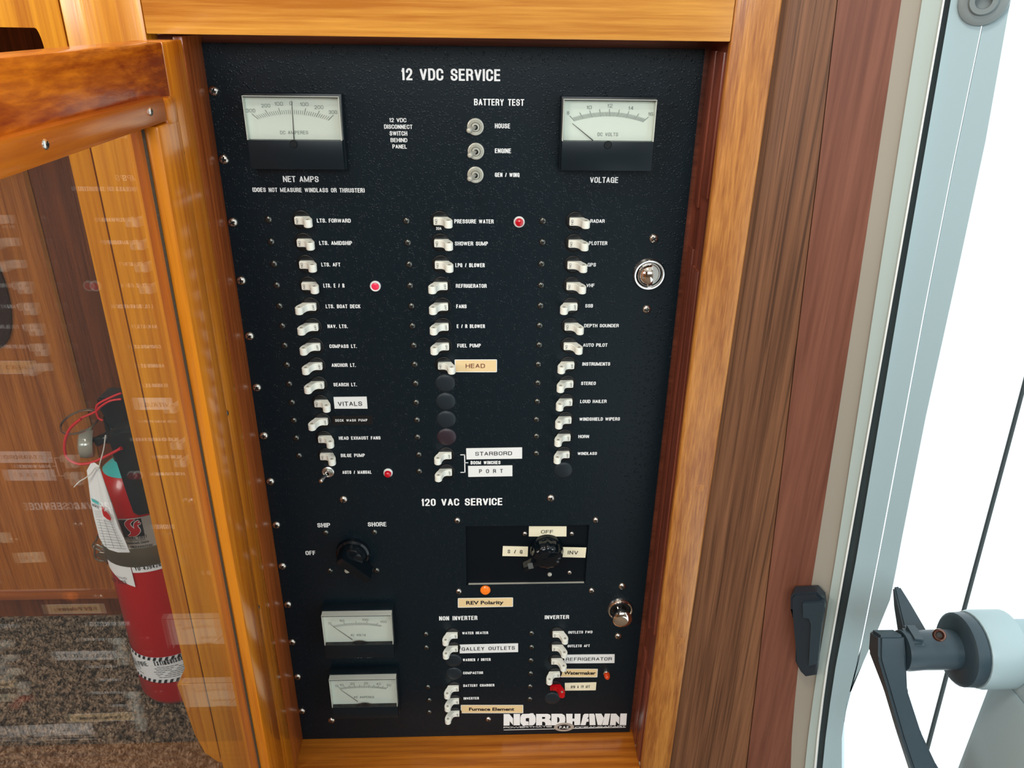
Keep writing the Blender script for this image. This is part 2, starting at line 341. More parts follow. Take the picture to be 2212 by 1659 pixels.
# condensed grotesque drawn as mitred strokes; unit box coordinates per glyph, relative width
def _arc(cx, cy, rx, ry, a0, a1, n=5): return [(cx + rx * math.cos(math.radians(a0 + (a1 - a0) * k / n)), cy + ry * math.sin(math.radians(a0 + (a1 - a0) * k / n))) for k in range(n + 1)]
_O = _arc(.5, .76, .5, .24, 180, 0, 8) + _arc(.5, .24, .5, .24, 0, -180, 8) + [(0, .76)]
GLY = {
 'A': (1.05, [[(0, 0), (.5, 1)], [(.5, 1), (1, 0)], [(.2, .3), (.8, .3)]]),
 'B': (1, [[(0, 0), (0, 1)], [(0, 1)] + _arc(.6, .765, .36, .235, 90, -90) + [(0, .53)], [(0, .53)] + _arc(.6, .265, .4, .265, 90, -90) + [(0, 0)]]),
 'C': (1, [[(1, .72)] + _arc(.5, .76, .5, .24, 0, 180, 8) + _arc(.5, .24, .5, .24, 180, 360, 8) + [(1, .30)]]),
 'D': (1, [[(0, 0), (0, 1)], [(0, 1)] + _arc(.5, .7, .5, .3, 90, 0) + _arc(.5, .3, .5, .3, 0, -90) + [(0, 0)]]),
 'E': (.85, [[(0, 0), (0, 1)], [(0, 1), (.97, 1)], [(0, .53), (.9, .53)], [(0, 0), (1, 0)]]),
 'F': (.8, [[(0, 0), (0, 1)], [(0, 1), (1, 1)], [(0, .52), (.88, .52)]]),
 'G': (1.02, [[(1, .7)] + _arc(.5, .76, .5, .24, 0, 180, 8) + _arc(.5, .24, .5, .24, 180, 330, 8) + [(1, .3), (1, .46), (.58, .46)], [(1, .4), (1, 0)]]),
 'H': (1, [[(0, 0), (0, 1)], [(1, 0), (1, 1)], [(0, .53), (1, .53)]]),
 'I': (0, [[(.5, 0), (.5, 1)]]), 'J': (.8, [[(1, 1), (1, .24)] + _arc(.5, .24, .5, .24, 0, -180, 6)]),
 'K': (1, [[(0, 0), (0, 1)], [(1, 1.02), (.05, .42)], [(.35, .62), (1, -.02)]]),
 'L': (.78, [[(0, 1), (0, 0)], [(0, 0), (1, 0)]]),
 'M': (1.45, [[(0, 0), (0, 1)], [(0, 1), (.5, .02)], [(.5, .02), (1, 1)], [(1, 1), (1, 0)]]),
 'N': (1, [[(0, 0), (0, 1)], [(0, 1), (1, 0)], [(1, 0), (1, 1)]]),
 'O': (1, [_O]), '0': (.9, [_O]),
 'P': (.95, [[(0, 0), (0, 1)], [(0, 1)] + _arc(.6, .73, .4, .27, 90, -90) + [(0, .46)]]),
 'R': (1, [[(0, 0), (0, 1)], [(0, 1)] + _arc(.6, .75, .38, .25, 90, -90) + [(0, .5)], [(.55, .5), (.92, .38), (.96, .2), (1, 0)]]),
 'S': (1.0, [[(.98, .75)] + _arc(.5, .77, .48, .23, 0, 180, 7) + [(.1, .6), (.9, .42)] + _arc(.5, .23, .5, .23, 0, -180, 7) + [(0, .27)]]),
 'T': (.88, [[(.5, 0), (.5, 1)], [(-.06, 1), (1.06, 1)]]),
 'U': (1, [[(0, 1), (0, .24)] + _arc(.5, .24, .5, .24, 180, 360, 8) + [(1, 1)]]),
 'V': (1.05, [[(0, 1.0), (.5, 0)], [(.5, 0), (1, 1.0)]]),
 'W': (1.75, [[(0, 1.0), (.24, 0)], [(.24, 0), (.5, 1)], [(.5, 1), (.76, 0)], [(.76, 0), (1, 1.0)]]),
 'X': (1, [[(0, 0), (1, 1)], [(0, 1), (1, 0)]]), 'Y': (1, [[(0, 1.03), (.5, .45), (1, 1.03)], [(.5, .45), (.5, 0)]]),
 'Z': (.95, [[(0, 1), (1, 1), (0, 0), (1, 0)]]),
 '1': (.35, [[(.1, .74), (.55, .8), (.85, 1)], [(.85, 1), (.85, 0)]]),
 '2': (.9, [[(0, .68)] + _arc(.5, .74, .48, .26, 180, 0, 7) + [(.9, .55), (0, .03)], [(0, 0), (1, 0)]]),
 '3': (.9, [[(0, .74)] + _arc(.5, .76, .46, .24, 170, -80, 7), _arc(.5, .26, .5, .26, 85, -170, 8)]),
 '4': (.95, [[(1, .26), (0, .26), (.7, 1)], [(.7, 1), (.7, 0)]]),
 '5': (.9, [[(.92, 1), (.12, 1), (.06, .52)] + _arc(.5, .31, .5, .31, 120, -160, 8)]),
 '6': (.9, [[(.95, .8)] + _arc(.5, .76, .46, .24, 20, 170, 6) + [(0, .3)], _arc(.5, .3, .5, .3, 0, 360, 12)]),
 '8': (.9, [_arc(.5, .76, .44, .24, 0, 360, 12), _arc(.5, .27, .5, .27, 0, 360, 12)]),
 '9': (.9, [[(.05, .2)] + _arc(.5, .24, .46, .24, 200, 350, 6) + [(1, .7)], _arc(.5, .7, .5, .3, 0, 360, 12)]),
 '.': (0, [[(.5, 0), (.5, .015)]]), '\u00b7': (0, [[(.5, .42), (.5, .58)]]), '/': (.55, [[(0, -.03), (1, 1.03)]]), '-': (.4, [[(0, .42), (1, .42)]]),
 '(': (.22, [[(1, 1.06), (.15, .8), (0, .5), (.15, .2), (1, -.06)]]), ')': (.22, [[(0, 1.06), (.85, .8), (1, .5), (.85, .2), (0, -.06)]]),
 ',': (0, [[(.5, .02), (.4, -.1)]]), "'": (0, [[(.5, 1), (.5, .8)]]), '&': (1.1, [[(1, 0), (.2, .75), (.3, 1), (.6, 1), (.68, .8), (.1, .35), (.1, .1), (.35, 0), (.65, .05), (1, .42)]])}
def stroke_text(s, a, b, h, t=.195, th=.155, gap=.10, word=.44):
    """letters with stem t*h, filling exactly the baseline from a to b; returns 2D points and faces"""
    a = np.array(a, float); b = np.array(b, float); L = np.linalg.norm(b - a) / h; d = (b - a) / np.linalg.norm(b - a); n = np.array([-d[1], d[0]])
    k_sum = sum(GLY[c][0] for c in s if c != ' '); fixed = sum(t for c in s if c != ' ')
    gaps = sum(word if c == ' ' else 0 for c in s) + gap * (len(s) - 1)
    g = (L - fixed - gaps) / max(k_sum, 1e-6)
    if g < .16: f_ = L / (fixed + gaps + .2 * k_sum); t *= f_; gap *= f_; word *= f_; g = .2 * f_
    V, Fc, Zs = [], [], []; x = 0.0; ns = 0
    for c in s:
        if c == ' ': x += word + gap; continue
        w, strokes = GLY[c]; w = w * g; t0_ = t
        if c in 'WM': t = t * .8
        for st in strokes:
            p = np.array([(x + t / 2 + (u if w > 0 else .5) * w, th / 2 + v * (1 - th)) for u, v in st]); m = len(p)
            closed = m > 3 and np.allclose(p[0], p[-1], atol=1e-4)
            seg = np.diff(p, axis=0); ln = np.linalg.norm(seg, axis=1); keep = ln > 1e-5
            if not keep.all(): p = np.vstack([p[:1], p[1:][keep]]); seg = np.diff(p, axis=0); ln = np.linalg.norm(seg, axis=1); m = len(p)
            dr = seg / ln[:, None]; base = len(V)
            for i in range(m):
                if closed and i in (0, m - 1): d0, d1 = dr[-1], dr[0]
                else: d0 = dr[max(i - 1, 0)]; d1 = dr[min(i, m - 2)]
                nn = np.array([-(d0 + d1)[1], (d0 + d1)[0]]); q = np.linalg.norm(nn)
                if q < .35: nn = np.array([-d1[1], d1[0]]); q = 1
                nn = nn / q; cosb = max(.45, abs(np.dot(nn, np.array([-d1[1], d1[0]]))))
                tm = (t * abs(d1[1]) ** 2 + th * abs(d1[0]) ** 2) / 2 / cosb     # stems thicker than bars
                c_ = p[i].copy()
                if not closed and i == 0: c_ -= d1 * th / 2 * (.99 if abs(d1[0]) < .1 or abs(d1[1]) < .1 else .3)
                if not closed and i == m - 1: c_ += d0 * th / 2 * (.99 if abs(d0[0]) < .1 or abs(d0[1]) < .1 else .3)
                V += [c_ + nn * tm, c_ - nn * tm]; Zs += [(ns % 6) * 1.2e-5] * 2
            ns += 1
            for i in range(m - 1): q = base + 2 * i; Fc.append([q, q + 1, q + 3, q + 2])
        t = t0_; x += w + t + gap
    V = np.array(V) * h
    return np.c_[a + np.outer(V[:, 0], d) + np.outer(V[:, 1], n), np.array(Zs)], Fc
def lay(p): return p[:, 2] if p.shape[1] > 2 else np.zeros(len(p))     # tiny stacking of crossing strokes
def any_text(s, a, b, h, bold=.03, sw=1.2, sc=1.0, style=None):
    st = style or {}
    if all(c == ' ' or c in GLY for c in s): return stroke_text(s, a, b, h, **st)
    return text_pts(s, a, b, h, bold, sw, sc)
WIDE = dict(t=.165, th=.14, gap=.2, word=.5)
THIN = dict(t=.1, th=.09, gap=.22, word=.4)
def add_text_mesh(pts3, f, name, m):
    me = bpy.data.meshes.new(name); me.from_pydata([tuple(p) for p in pts3], [], f); me.materials.append(M[m]); me.update(); return me

# ------------------------------------------------------------------ THE SETTING
YF = -0.05      # front plane of the cabinet face frame
XO0, XO1 = -0.171, 0.241          # opening of the frame
ZT, ZB = 0.142 + ZO, -0.616 + ZO  # top and bottom of the opening
z = lambda v: v + ZO

# floor
bm = bmesh.new(); box_bm(-1.7, 0.42, -2.5, 0.5, -0.03, 0.0, bm=bm); fl = struct(link('floor', fin(bm, 'floor', 'carpet')))
def carpet():
    vs, fs = [], []
    xs = np.arange(-0.95, -0.20, 0.0040); ys = np.arange(-0.30, 0.328, 0.0040)
    g = np.array([(x, y) for x in xs for y in ys if not (y > -0.03 and x > -0.28 and False)])
    g = g + rng.normal(0, 0.0012, g.shape); n = len(g)
    r = rng.uniform(0.0016, 0.0032, n); h = rng.uniform(0.0015, 0.0055, n); a0 = rng.uniform(0, 6.28, n); lx = rng.normal(0, 0.0014, (n, 2))
    V = np.zeros((n, 7, 3)); 
    for k in range(3):
        a = a0 + k * 2.094; V[:, k, 0] = g[:, 0] + r * np.cos(a); V[:, k, 1] = g[:, 1] + r * np.sin(a); V[:, k, 2] = 0
        V[:, 3 + k, 0] = g[:, 0] + lx[:, 0] + r * 0.8 * np.cos(a); V[:, 3 + k, 1] = g[:, 1] + lx[:, 1] + r * 0.8 * np.sin(a); V[:, 3 + k, 2] = h * 0.7
    V[:, 6, 0] = g[:, 0] + lx[:, 0] * 1.3; V[:, 6, 1] = g[:, 1] + lx[:, 1] * 1.3; V[:, 6, 2] = h
    base = [(0, 1, 4, 3), (1, 2, 5, 4), (2, 0, 3, 5), (3, 4, 6), (4, 5, 6), (5, 3, 6)]
    F_ = [tuple(i * 7 + q for q in b) for i in range(n) for b in base]
    me = bpy.data.meshes.new('carpet_pile'); me.from_pydata(V.reshape(-1, 3).tolist(), [], F_); me.materials.append(M['carpet']); me.update()
    o = link('carpet_pile', me, fl, smooth=True); o['kind'] = 'stuff'
carpet()
# cabin shell around and behind the camera
struct(box('ceiling', 'ceil', -1.7, 0.75, -2.5, 0.5, 1.95, 1.99))
bm = bmesh.new(); box_bm(-1.7, 0.75, -2.5, -2.46, 0, 1.1, bm=bm); box_bm(-1.7, 0.75, -2.5, -2.46, 1.8, 1.95, bm=bm); box_bm(-1.7, -0.6, -2.5, -2.46, 1.1, 1.8, bm=bm)
struct(link('wall_rear', fin(bm, 'wall_rear', 'cream_wall')))
bm = bmesh.new(); box_bm(-1.74, -1.7, -2.5, 0.5, 0, 1.95, bm=bm); struct(link('wall_left', fin(bm, 'wall_left', 'recess')))
bm = bmesh.new(); box_bm(0.75, 0.79, -2.5, -1.0, 0, 1.95, bm=bm); struct(link('wall_right', fin(bm, 'wall_right', 'cream_wall')))

# back wall of the niche left of the panel cabinet
YB = 0.30
wb = bmesh.new(); box_bm(-1.7, -0.24, YB + 0.012, YB + 0.04, z(-0.655), 1.95, bm=wb)
wall = struct(link('wall_back', fin(wb, 'wall_back', 'recess')))
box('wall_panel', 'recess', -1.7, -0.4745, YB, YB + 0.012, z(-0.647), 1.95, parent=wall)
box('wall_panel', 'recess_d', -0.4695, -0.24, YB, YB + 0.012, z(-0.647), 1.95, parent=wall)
box('batten', 'batten', -0.4745, -0.4695, YB - 0.0015, YB + 0.012, z(-0.647), 1.95, parent=wall)
struct(box('trim_1', 'trimh', -1.7, -0.24, YB - 0.004, YB + 0.012, z(-0.655), z(-0.640), 0.001))
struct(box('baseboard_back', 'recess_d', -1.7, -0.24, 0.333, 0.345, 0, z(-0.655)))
# oval finger pull in the far wall panel
c = U(-42, 625, 1, YB); e1 = U(17, 625, 1, YB); e2 = U(-42, 490, 1, YB)
bm = lathe_bm([(0, 0.002), (0.8, 0.002), (0.93, 0.004), (1.0, 0.0035), (1.0, -0.001)], 40)
me = fin(bm, 'oval_pull', 'ovalbrown', True); me.transform(Matrix.Diagonal((e1[0] - c[0], 1, e2[2] - c[2], 1)))
o = link('oval_pull', me, None, loc=(c[0], YB, c[2])); tag(o, 'dark oval fitting set in the brown teak wall at the left edge', 'fitting')

# narrow post and header of the niche opening, left of the panel cabinet
XJ = -0.226                                            # joint between the two uprights
xl = -0.2425
hd = U(0, 52, 1, YF); hc = U(75, 60, 1, YF); hv = U(88, 115, 1, YF)
poly = [(-1.2, z(0.32)), (XJ - 0.0004, z(0.32))]
# right side down to the rounded foot
zf = U(460, 1634, 1, YF)[2]
poly += [(XJ - 0.0004, zf - 0.006), (XJ - 0.005, zf), (XJ - 0.010, zf + 0.006), (xl, zf + 0.028)]
poly += [(xl, hv[2])] + [(hc[0] + (xl - hc[0]) * math.sin(t), hc[2] - (hc[2] - hv[2]) * (1 - math.cos(t))) for t in np.linspace(math.pi / 2, 0, 6)[1:]] + [(-1.2, hc[2] + 0.004)]
bm = prism_bm(poly, lambda u, v, s: (u, YF + 0.018 * s, v))
np_ = struct(link('trim_2', fin(bm, 'trim_2', 'post')))
# low block behind the foot of the post
pb = [U(*q, 1, YF + 0.02) for q in ((383, 1480), (421, 1587), (443, 1626), (470, 1645), (500, 1650), (470, 1480))]
bm = prism_bm([(p[0], p[2]) for p in pb], lambda u, v, s: (u, YF + 0.020 + 0.05 * s, v))
struct(link('trim_3', fin(bm, 'trim_3', 'post')))

# ------------------------------------------------------------------ panel cabinet: face frame, jambs, backing
cab = thing('panel_cabinet', 'varnished golden teak cabinet frame around the black switch panel', 'cabinet', (0.03, YF, 0))
box('stile', 'post', XJ + 0.0004, XO0, YF, YF + 0.022, 0, z(0.32), 0.0015, cab)
bm = bmesh.new(); box_bm(XO1, 0.2745, YF, YF + 0.007, 0, z(0.32), 0.0022, 3, bm=bm); box_bm(XO1 + 0.0125, 0.2740, YF + 0.0069, YF + 0.03, 0, z(0.32), bm=bm); link('stile', fin(bm, 'stile', 'stile', True), cab)
box('top_rail', 'rail', XO0 + 0.0003, XO1 - 0.0003, YF, YF + 0.022, ZT, z(0.32), 0.0012, cab)
box('bottom_rail', 'sill', XO0 + 0.0003, XO1 - 0.0003, YF, YF + 0.058, 0.0, ZB, 0.0012, cab)
box('backing_board', 'jamb_h', XO0 - 0.01, XO1 + 0.012, 0.004, 0.016, ZB - 0.02, ZT + 0.03, 0, cab)
box('head_jamb', 'jamb_h', XO0, XO1, YF + 0.022, 0.004, ZT, ZT + 0.012, 0, cab)
box('side_jamb', 'jamb', XO1 + 0.0006, XO1 + 0.012, YF + 0.0072, 0.004, ZB, ZT + 0.01, 0, cab)
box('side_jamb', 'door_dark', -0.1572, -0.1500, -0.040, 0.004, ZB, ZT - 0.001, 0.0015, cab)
box('side_jamb', 'jamb', XO0 - 0.005, -0.1572, YF + 0.022, 0.004, ZB, ZT - 0.001, 0, cab)
# vertical stop strips on the right jamb, broken where the two latches strike
za = [z(0.135), U(1522, 425, 0, XO1)[2], U(1497, 570, 0, XO1)[2], U(1416, 1378, 0, XO1)[2], U(1405, 1470, 0, XO1)[2], ZB + 0.001]
for i in (0, 2, 4):
    box('stop_strip', 'jamb', XO1 - 0.0016, XO1 + 0.001, -0.0415, -0.0235, za[i + 1], za[i], 0.0012, cab)
    box('stop_strip', 'jamb', XO1 - 0.0014, XO1 + 0.001, -0.0185, -0.0050, za[i + 1] - 0.012 * (i < 4), za[i] + 0.012 * (i > 0), 0.001, cab)
struct(box('trim_4', 'post', -1.7, 0.2745, YF + 0.004, YF + 0.03, z(0.3205), 1.95))
# wooden plug in the right stile
for px, py in ((1512, 1055), (1470, 1385)):
    p_ = U(px, py, 1, YF); me = fin(lathe_bm([(0, 0.0003), (0.0040, 0.0003), (0.0043, 0.0)], 20), 'wood_plug', 'stile', True)
    link('wood_plug', me, cab, loc=(p_[0], YF, p_[2]))

# ------------------------------------------------------------------ right bulkhead: veneer, red board, laminate strip, door frame
AL = math.radians(30); W0 = (0.2745, YF + 0.012, 0); WN = (math.sin(AL), math.cos(AL), 0); WD = (math.cos(AL), -math.sin(AL), 0)
def wallpoly(name, m, left, right, off=0.0, th=0.012, bev=0.0):
    left, right = [[(E[0][0] + (E[0][0] - E[1][0]) / (E[0][1] - E[1][1]) * (-620 - E[0][1]), -620)] + list(E) for E in (left, right)]   # up to the deckhead
    """board between two pixel polylines, on the oblique bulkhead plane moved 'off' towards the cabin"""
    p0 = np.array(W0) - np.array(WN) * off
    n = 34; L_ = np.array(left, float); R_ = np.array(right, float)
    ys = np.linspace(min(L_[0, 1], R_[0, 1]), max(L_[-1, 1], R_[-1, 1]), n)
    bm = bmesh.new(); rows = []
    for y in ys:
        lx = np.interp(y, L_[:, 1], L_[:, 0]); rx = np.interp(y, R_[:, 1], R_[:, 0])
        a = UP(lx, y, p0, WN); b = UP(rx, y, p0, WN); w = np.array(WN) * th
        rows.append([bm.verts.new(q) for q in (a, b, b + w, a + w)])
    for r0, r1 in zip(rows, rows[1:]):
        for k in range(4): bm.faces.new((r0[k], r0[(k + 1) % 4], r1[(k + 1) % 4], r1[k]))
    bm.faces.new(rows[0]); bm.faces.new(list(reversed(rows[-1])))
    return fin(bm, name, m, smooth=True)
E_st = [(1690, -160), (1669, 0), (1612, 404), (1530, 998), (1440, 1650), (1410, 1900)]
E_seam = [(1826, -160), (1809, 0), (1767, 367), (1738, 600), (1680, 1088), (1653, 1305), (1635, 1467), (1612, 1659), (1590, 1900)]
E_red = [(1971, -160), (1947, 0), (1859, 587), (1763, 1200), (1723, 1449), (1711, 1577), (1708, 1659), (1700, 1900)]
E_cr = [(2016, -160), (1992, 0), (1960, 200), (1898, 600), (1806, 1200), (1762, 1467), (1738, 1650), (1730, 1900)]
E_br = [(2066, -160), (2040, 0), (1938, 587), (1830, 1200), (1783, 1467), (1761, 1650), (1755, 1900)]
E_ga = [(2080, -160), (2054, 0), (1951, 600), (1851, 1200), (1800, 1467), (1776, 1650), (1770, 1900)]
E_th = [(2160, -160), (2133, 0), (2057, 367), (1997, 672), (1899, 1200), (1855, 1423), (1820, 1560)]
E_wh = [(2215, -160), (2183, 0), (2130, 300), (2066, 600), (2000, 900), (1945, 1180), (1925, 1290), (1880, 1400), (1830, 1500), (1824, 1560)]
def sh(E, d): return [(x + d, y) for x, y in E]
wr = struct(link('wall_front', wallpoly('wall_front', 'veneer', E_st, E_red, -0.002, 0.02)))
link('veneer_panel', wallpoly('veneer_panel', 'veneer', E_st, sh(E_seam, -1), 0.0, 0.004), wr)
link('edge_board', wallpoly('edge_board', 'redwood', sh(E_seam, 1), E_red, 0.0012, 0.006), wr)
df = struct(link('door_1', wallpoly('door_1', 'cream', E_red, E_cr, 0.001, 0.03)))
link('frame_lip', wallpoly('frame_lip', 'gel', E_cr, sh(E_br, -2), 0.003, 0.03), df)
link('frame_edge', wallpoly('frame_edge', 'gel_edge', sh(E_br, -3), sh(E_br, 1), 0.005, 0.03), df)
link('gasket', wallpoly('gasket', 'gasket', sh(E_br, 1), E_ga, -0.004, 0.02), df)
link('frame_rail', wallpoly('frame_rail', 'gelb', E_ga, sh(E_th, -1.5), 0.0, 0.02), df)
link('frame_rail', wallpoly('frame_rail', 'gelb', sh(E_th, 1.5), E_wh, -0.001, 0.02), df)
# pivot cap at the top of the frame
q = UP(2125, 2, W0, WN); bm = lathe_bm([(0, 0.001), (0.0045, 0.001), (0.005, 0.006), (0.008, 0.006), (0.009, 0.003), (0.0125, 0.0035), (0.0145, 0.0025), (0.015, 0.0)], 28)
me = fin(bm, 'pivot_cap', 'grey', True); link('pivot_cap', me, df, loc=q, rot=(0, 0, -AL))

# latch keeper on the bulkhead edge
kp0 = np.array(W0) - np.array(WN) * 0.004
kpoly = [(1712, 1275), (1718, 1267), (1768, 1264), (1783, 1280), (1786, 1302), (1776, 1360), (1768, 1442), (1744, 1446), (1734, 1436), (1722, 1414), (1724, 1330), (1712, 1302)]
kt = thing('latch_keeper', 'black plastic latch keeper screwed to the red-brown board beside the doorway', 'latch', tuple(UP(1745, 1440, kp0, WN)))
bm = bmesh.new(); A = [UP(x, y, kp0, WN) for x, y in kpoly]; n_ = np.array(WN)
va = [bm.verts.new(a) for a in A]; vb = [bm.verts.new(a - n_ * 0.012) for a in A]
bm.faces.new(va); ff = bm.faces.new(vb)
for i in range(len(A)): bm.faces.new((va[i], va[(i + 1) % len(A)], vb[(i + 1) % len(A)], vb[i]))
bmesh.ops.bevel(bm, geom=list(ff.edges), offset=0.002, segments=2, affect='EDGES')
link('body', fin(bm, 'body', 'keeper', True), kt)
bm = bmesh.new(); A = [UP(x, y, kp0 - n_ * 0.012, WN) for x, y in ((1735, 1300), (1783, 1297), (1776, 1345), (1767, 1430), (1748, 1434), (1753, 1345), (1748, 1332), (1736, 1330))]
va = [bm.verts.new(a + n_ * 0.004) for a in A]; vb = [bm.verts.new(a - n_ * 0.003) for a in A]
bm.faces.new(va); bm.faces.new(vb)
for i in range(len(A)): bm.faces.new((va[i], va[(i + 1) % len(A)], vb[(i + 1) % len(A)], vb[i]))
link('side_flange', fin(bm, 'side_flange', 'handle', False), kt)

# door handle with round rose, seen edge-on at the right
H = AZ(1935, 1405, 0.60)
hdl = thing('door_handle', 'dark slate lever handle with round collar in the bright doorway', 'handle', tuple(H))
def xl_lathe(prof, seg=28):                # turned about +x, starting at H
    bm = lathe_bm(prof, seg); bm.transform(Matrix.Rotation(-math.pi / 2, 4, 'Z')); return bm     # out(-y) -> -x
def part_x(name, m, prof, c):
    bm = lathe_bm([(r, -h) for r, h in prof], 32)       # along +y
    bm.transform(Matrix.Rotation(-math.pi / 2, 4, 'Z'))  # +y -> +x
    bm.transform(Matrix.Translation(Vector(c))); return link(name, fin(bm, name, m, True), hdl)
part_x('spindle', 'handle', [(0, 0.004), (0.0150, 0.004), (0.0155, 0.008), (0.0148, 0.02), (0.0150, 0.046), (0.019, 0.048), (0.019, 0.052)], H)
part_x('collar', 'handle', [(0.012, 0.045), (0.025, 0.046), (0.0275, 0.048), (0.028, 0.056), (0.0262, 0.060), (0.0, 0.060)], H)
part_x('rose', 'gelb', [(0, 0.058), (0.0285, 0.058), (0.0295, 0.062), (0.0295, 0.085), (0, 0.085)], H)
bm = bmesh.new()
def beam(bm, pts, w, t):
    """tapered square bar through points; w = widths across (y), t = thickness (x)"""
    rings = []
    for i, p in enumerate(pts):
        p = Vector(p); d = (Vector(pts[min(i + 1, len(pts) - 1)]) - Vector(pts[max(i - 1, 0)])).normalized()
        s = Vector((0, 1, 0)); s = (s - d * s.dot(d)).normalized(); u = d.cross(s)
        rings.append([bm.verts.new(p + s * a * w[i] / 2 + u * b * t[i] / 2) for a, b in ((-1, -1), (1, -1), (1, 1), (-1, 1))])
    fs = [bm.faces.new(rings[0]), bm.faces.new(list(reversed(rings[-1])))]
    for r0, r1 in zip(rings, rings[1:]):
        for k in range(4): fs.append(bm.faces.new((r0[k], r0[(k + 1) % 4], r1[(k + 1) % 4], r1[k])))
    return bm
hz = lambda px, py, Z=0.60: tuple(AZ(px, py, Z))
beam(bm, [hz(1916, 1366, .60), hz(1916, 1410, .60), hz(1934, 1490, .60), hz(1962, 1580, .60), hz(1990, 1650, .60), hz(2025, 1720, .605)], [0.016, 0.020, 0.014, 0.014, 0.017, 0.022], [0.020, 0.021, 0.014, 0.015, 0.018, 0.026])
bmesh.ops.bevel(bm, geom=bm.edges[:], offset=0.002, segments=2, affect='EDGES')
link('lever', fin(bm, 'lever', 'handle', True), hdl)
bm = beam(bmesh.new(), [hz(1936, 1268, .64), hz(1948, 1305, .635), hz(1972, 1372, .62)], [0.004, 0.010, 0.014], [0.005, 0.010, 0.018])
bmesh.ops.bevel(bm, geom=bm.edges[:], offset=0.0012, segments=2, affect='EDGES')
link('upper_arm', fin(bm, 'upper_arm', 'handle', True), hdl)
bm = beam(bmesh.new(), [hz(1950, 1390), hz(1985, 1392)], [0.020, 0.022], [0.024, 0.024]); bmesh.ops.bevel(bm, geom=bm.edges[:], offset=0.003, segments=2, affect='EDGES')
link('hub', fin(bm, 'hub', 'handle', True), hdl)
cpt = AZ(2029, 1372, 0.575); dr = Vector((CP - cpt).tolist()).normalized()
me = fin(lathe_bm([(0.0022, -0.001), (0.0022, 0.001), (0.0034, 0.0022), (0.0045, 0.0012), (0.0048, -0.004)], 20), 'bush', 'copper', True)
o = link('bush', me, hdl, loc=cpt); o.rotation_euler = Vector((0, -1, 0)).rotation_difference(dr).to_euler()
me = fin(lathe_bm([(0, -0.0006), (0.0024, -0.0006)], 20), 'bush_hole', 'ring'); o2 = link('bush_hole', me, hdl, loc=cpt); o2.rotation_euler = o.rotation_euler

# pale lock block of the door leaf behind the handle
xr_ = H[0] + 0.0855
lb = struct(box('door_2', 'gelb', xr_, xr_ + 0.03, H[1] - 0.09, H[1] + 0.004, H[2] - 0.20, H[2] - 0.022, 0.008))
box('lock_block', 'gelb', xr_, xr_ + 0.03, H[1] - 0.09, H[1] + 0.012, H[2] - 0.024, H[2] + 0.022, 0.008, lb)

# black rigging line outside the doorway
c0 = AZ(2235, 745, 0.9); c1 = AZ(1990, 1665, 0.9)
pts = [c0 + (c1 - c0) * t + np.array([0, 0, 0.003 * math.sin(7 * t)]) for t in np.linspace(-0.15, 1.15, 24)]
bm = tube_bm(pts, 0.0024, 8); bmc = link('rope', fin(bm, 'rope', 'gasket', True))
tag(bmc, 'thin black rope hanging taut outside the bright doorway', 'rope')

# ------------------------------------------------------------------ glazed door swung open towards the camera
dr_ = thing('glazed_door', 'orange varnished wooden cabinet door with a glass pane, swung open on the left', 'door', (-0.158, YF, z(-0.61)))
DX0, DX1 = -0.168, -0.145; DT, DB = z(0.139), z(-0.612)
YH = -0.0555; YE = -0.500
box('hinge_stile', 'door_v', DX0, DX1, -0.0930, YH, DB, DT, 0.0018, dr_)
box('latch_stile', 'door_v', DX0, DX1, YE, YE + 0.045, DB, DT, 0.0018, dr_)
box('top_rail', 'door_h', DX0, DX1 - 0.0001, YE + 0.045, -0.0932, z(0.0935), DT - 0.0002, 0.0018, dr_)
box('bottom_rail', 'door_h', DX0, DX1 - 0.0001, YE + 0.045, -0.102, DB, DB + 0.045, 0.0018, dr_)
box('bead', 'bead', -0.1495, -0.1395, YE + 0.0605, -0.1197, z(0.0925), z(0.1085), 0.0028, dr_)
box('bead', 'bead', -0.1495, -0.1395, YE + 0.0605, -0.1390, z(-0.58), z(-0.563), 0.0028, dr_)
box('stile_lip', 'door_v', DX0, DX1 - 0.0002, -0.1130, -0.0931, DB + 0.045, z(0.094), 0, dr_)
bm = box_bm(-0.1495, -0.1395, -0.1385, -0.0985, z(-0.58), z(0.0922), 0.0028); box_bm(-0.1495, -0.1396, -0.1194, -0.0986, z(0.0885), z(0.1065), 0.0028, bm=bm); link('bead', fin(bm, 'bead', 'door_v', True), dr_)
box('bead', 'door_v', -0.1495, -0.1395, YE + 0.025, YE + 0.06, z(-0.58), z(0.106), 0.0034, dr_)
box('glazing_seal', 'seal', -0.1500, -0.1484, -0.1392, -0.1380, z(-0.565), z(0.0925), 0, dr_)
box('glass_pane', 'glass', -0.1528, -0.1500, YE + 0.03, -0.104, z(-0.575), z(0.10), 0, dr_)

# ------------------------------------------------------------------ THE SWITCH PANEL
pan = thing('switch_panel', 'black electrical switch panel with white lettering in the teak cabinet', 'electrical panel', (0.04, 0, ZB))
PX0, PX1 = -0.1575, 0.2366; PZ0, PZ1 = z(-0.6155), z(0.1350)
hx0, hz1 = P(1006, 1137); hx1, hz0 = P(1264, 1260)
bm = bmesh.new()
def quad_slab(x0, x1, z0, z1): box_bm(x0, x1, 0.0, 0.004, z0, z1, bm=bm)
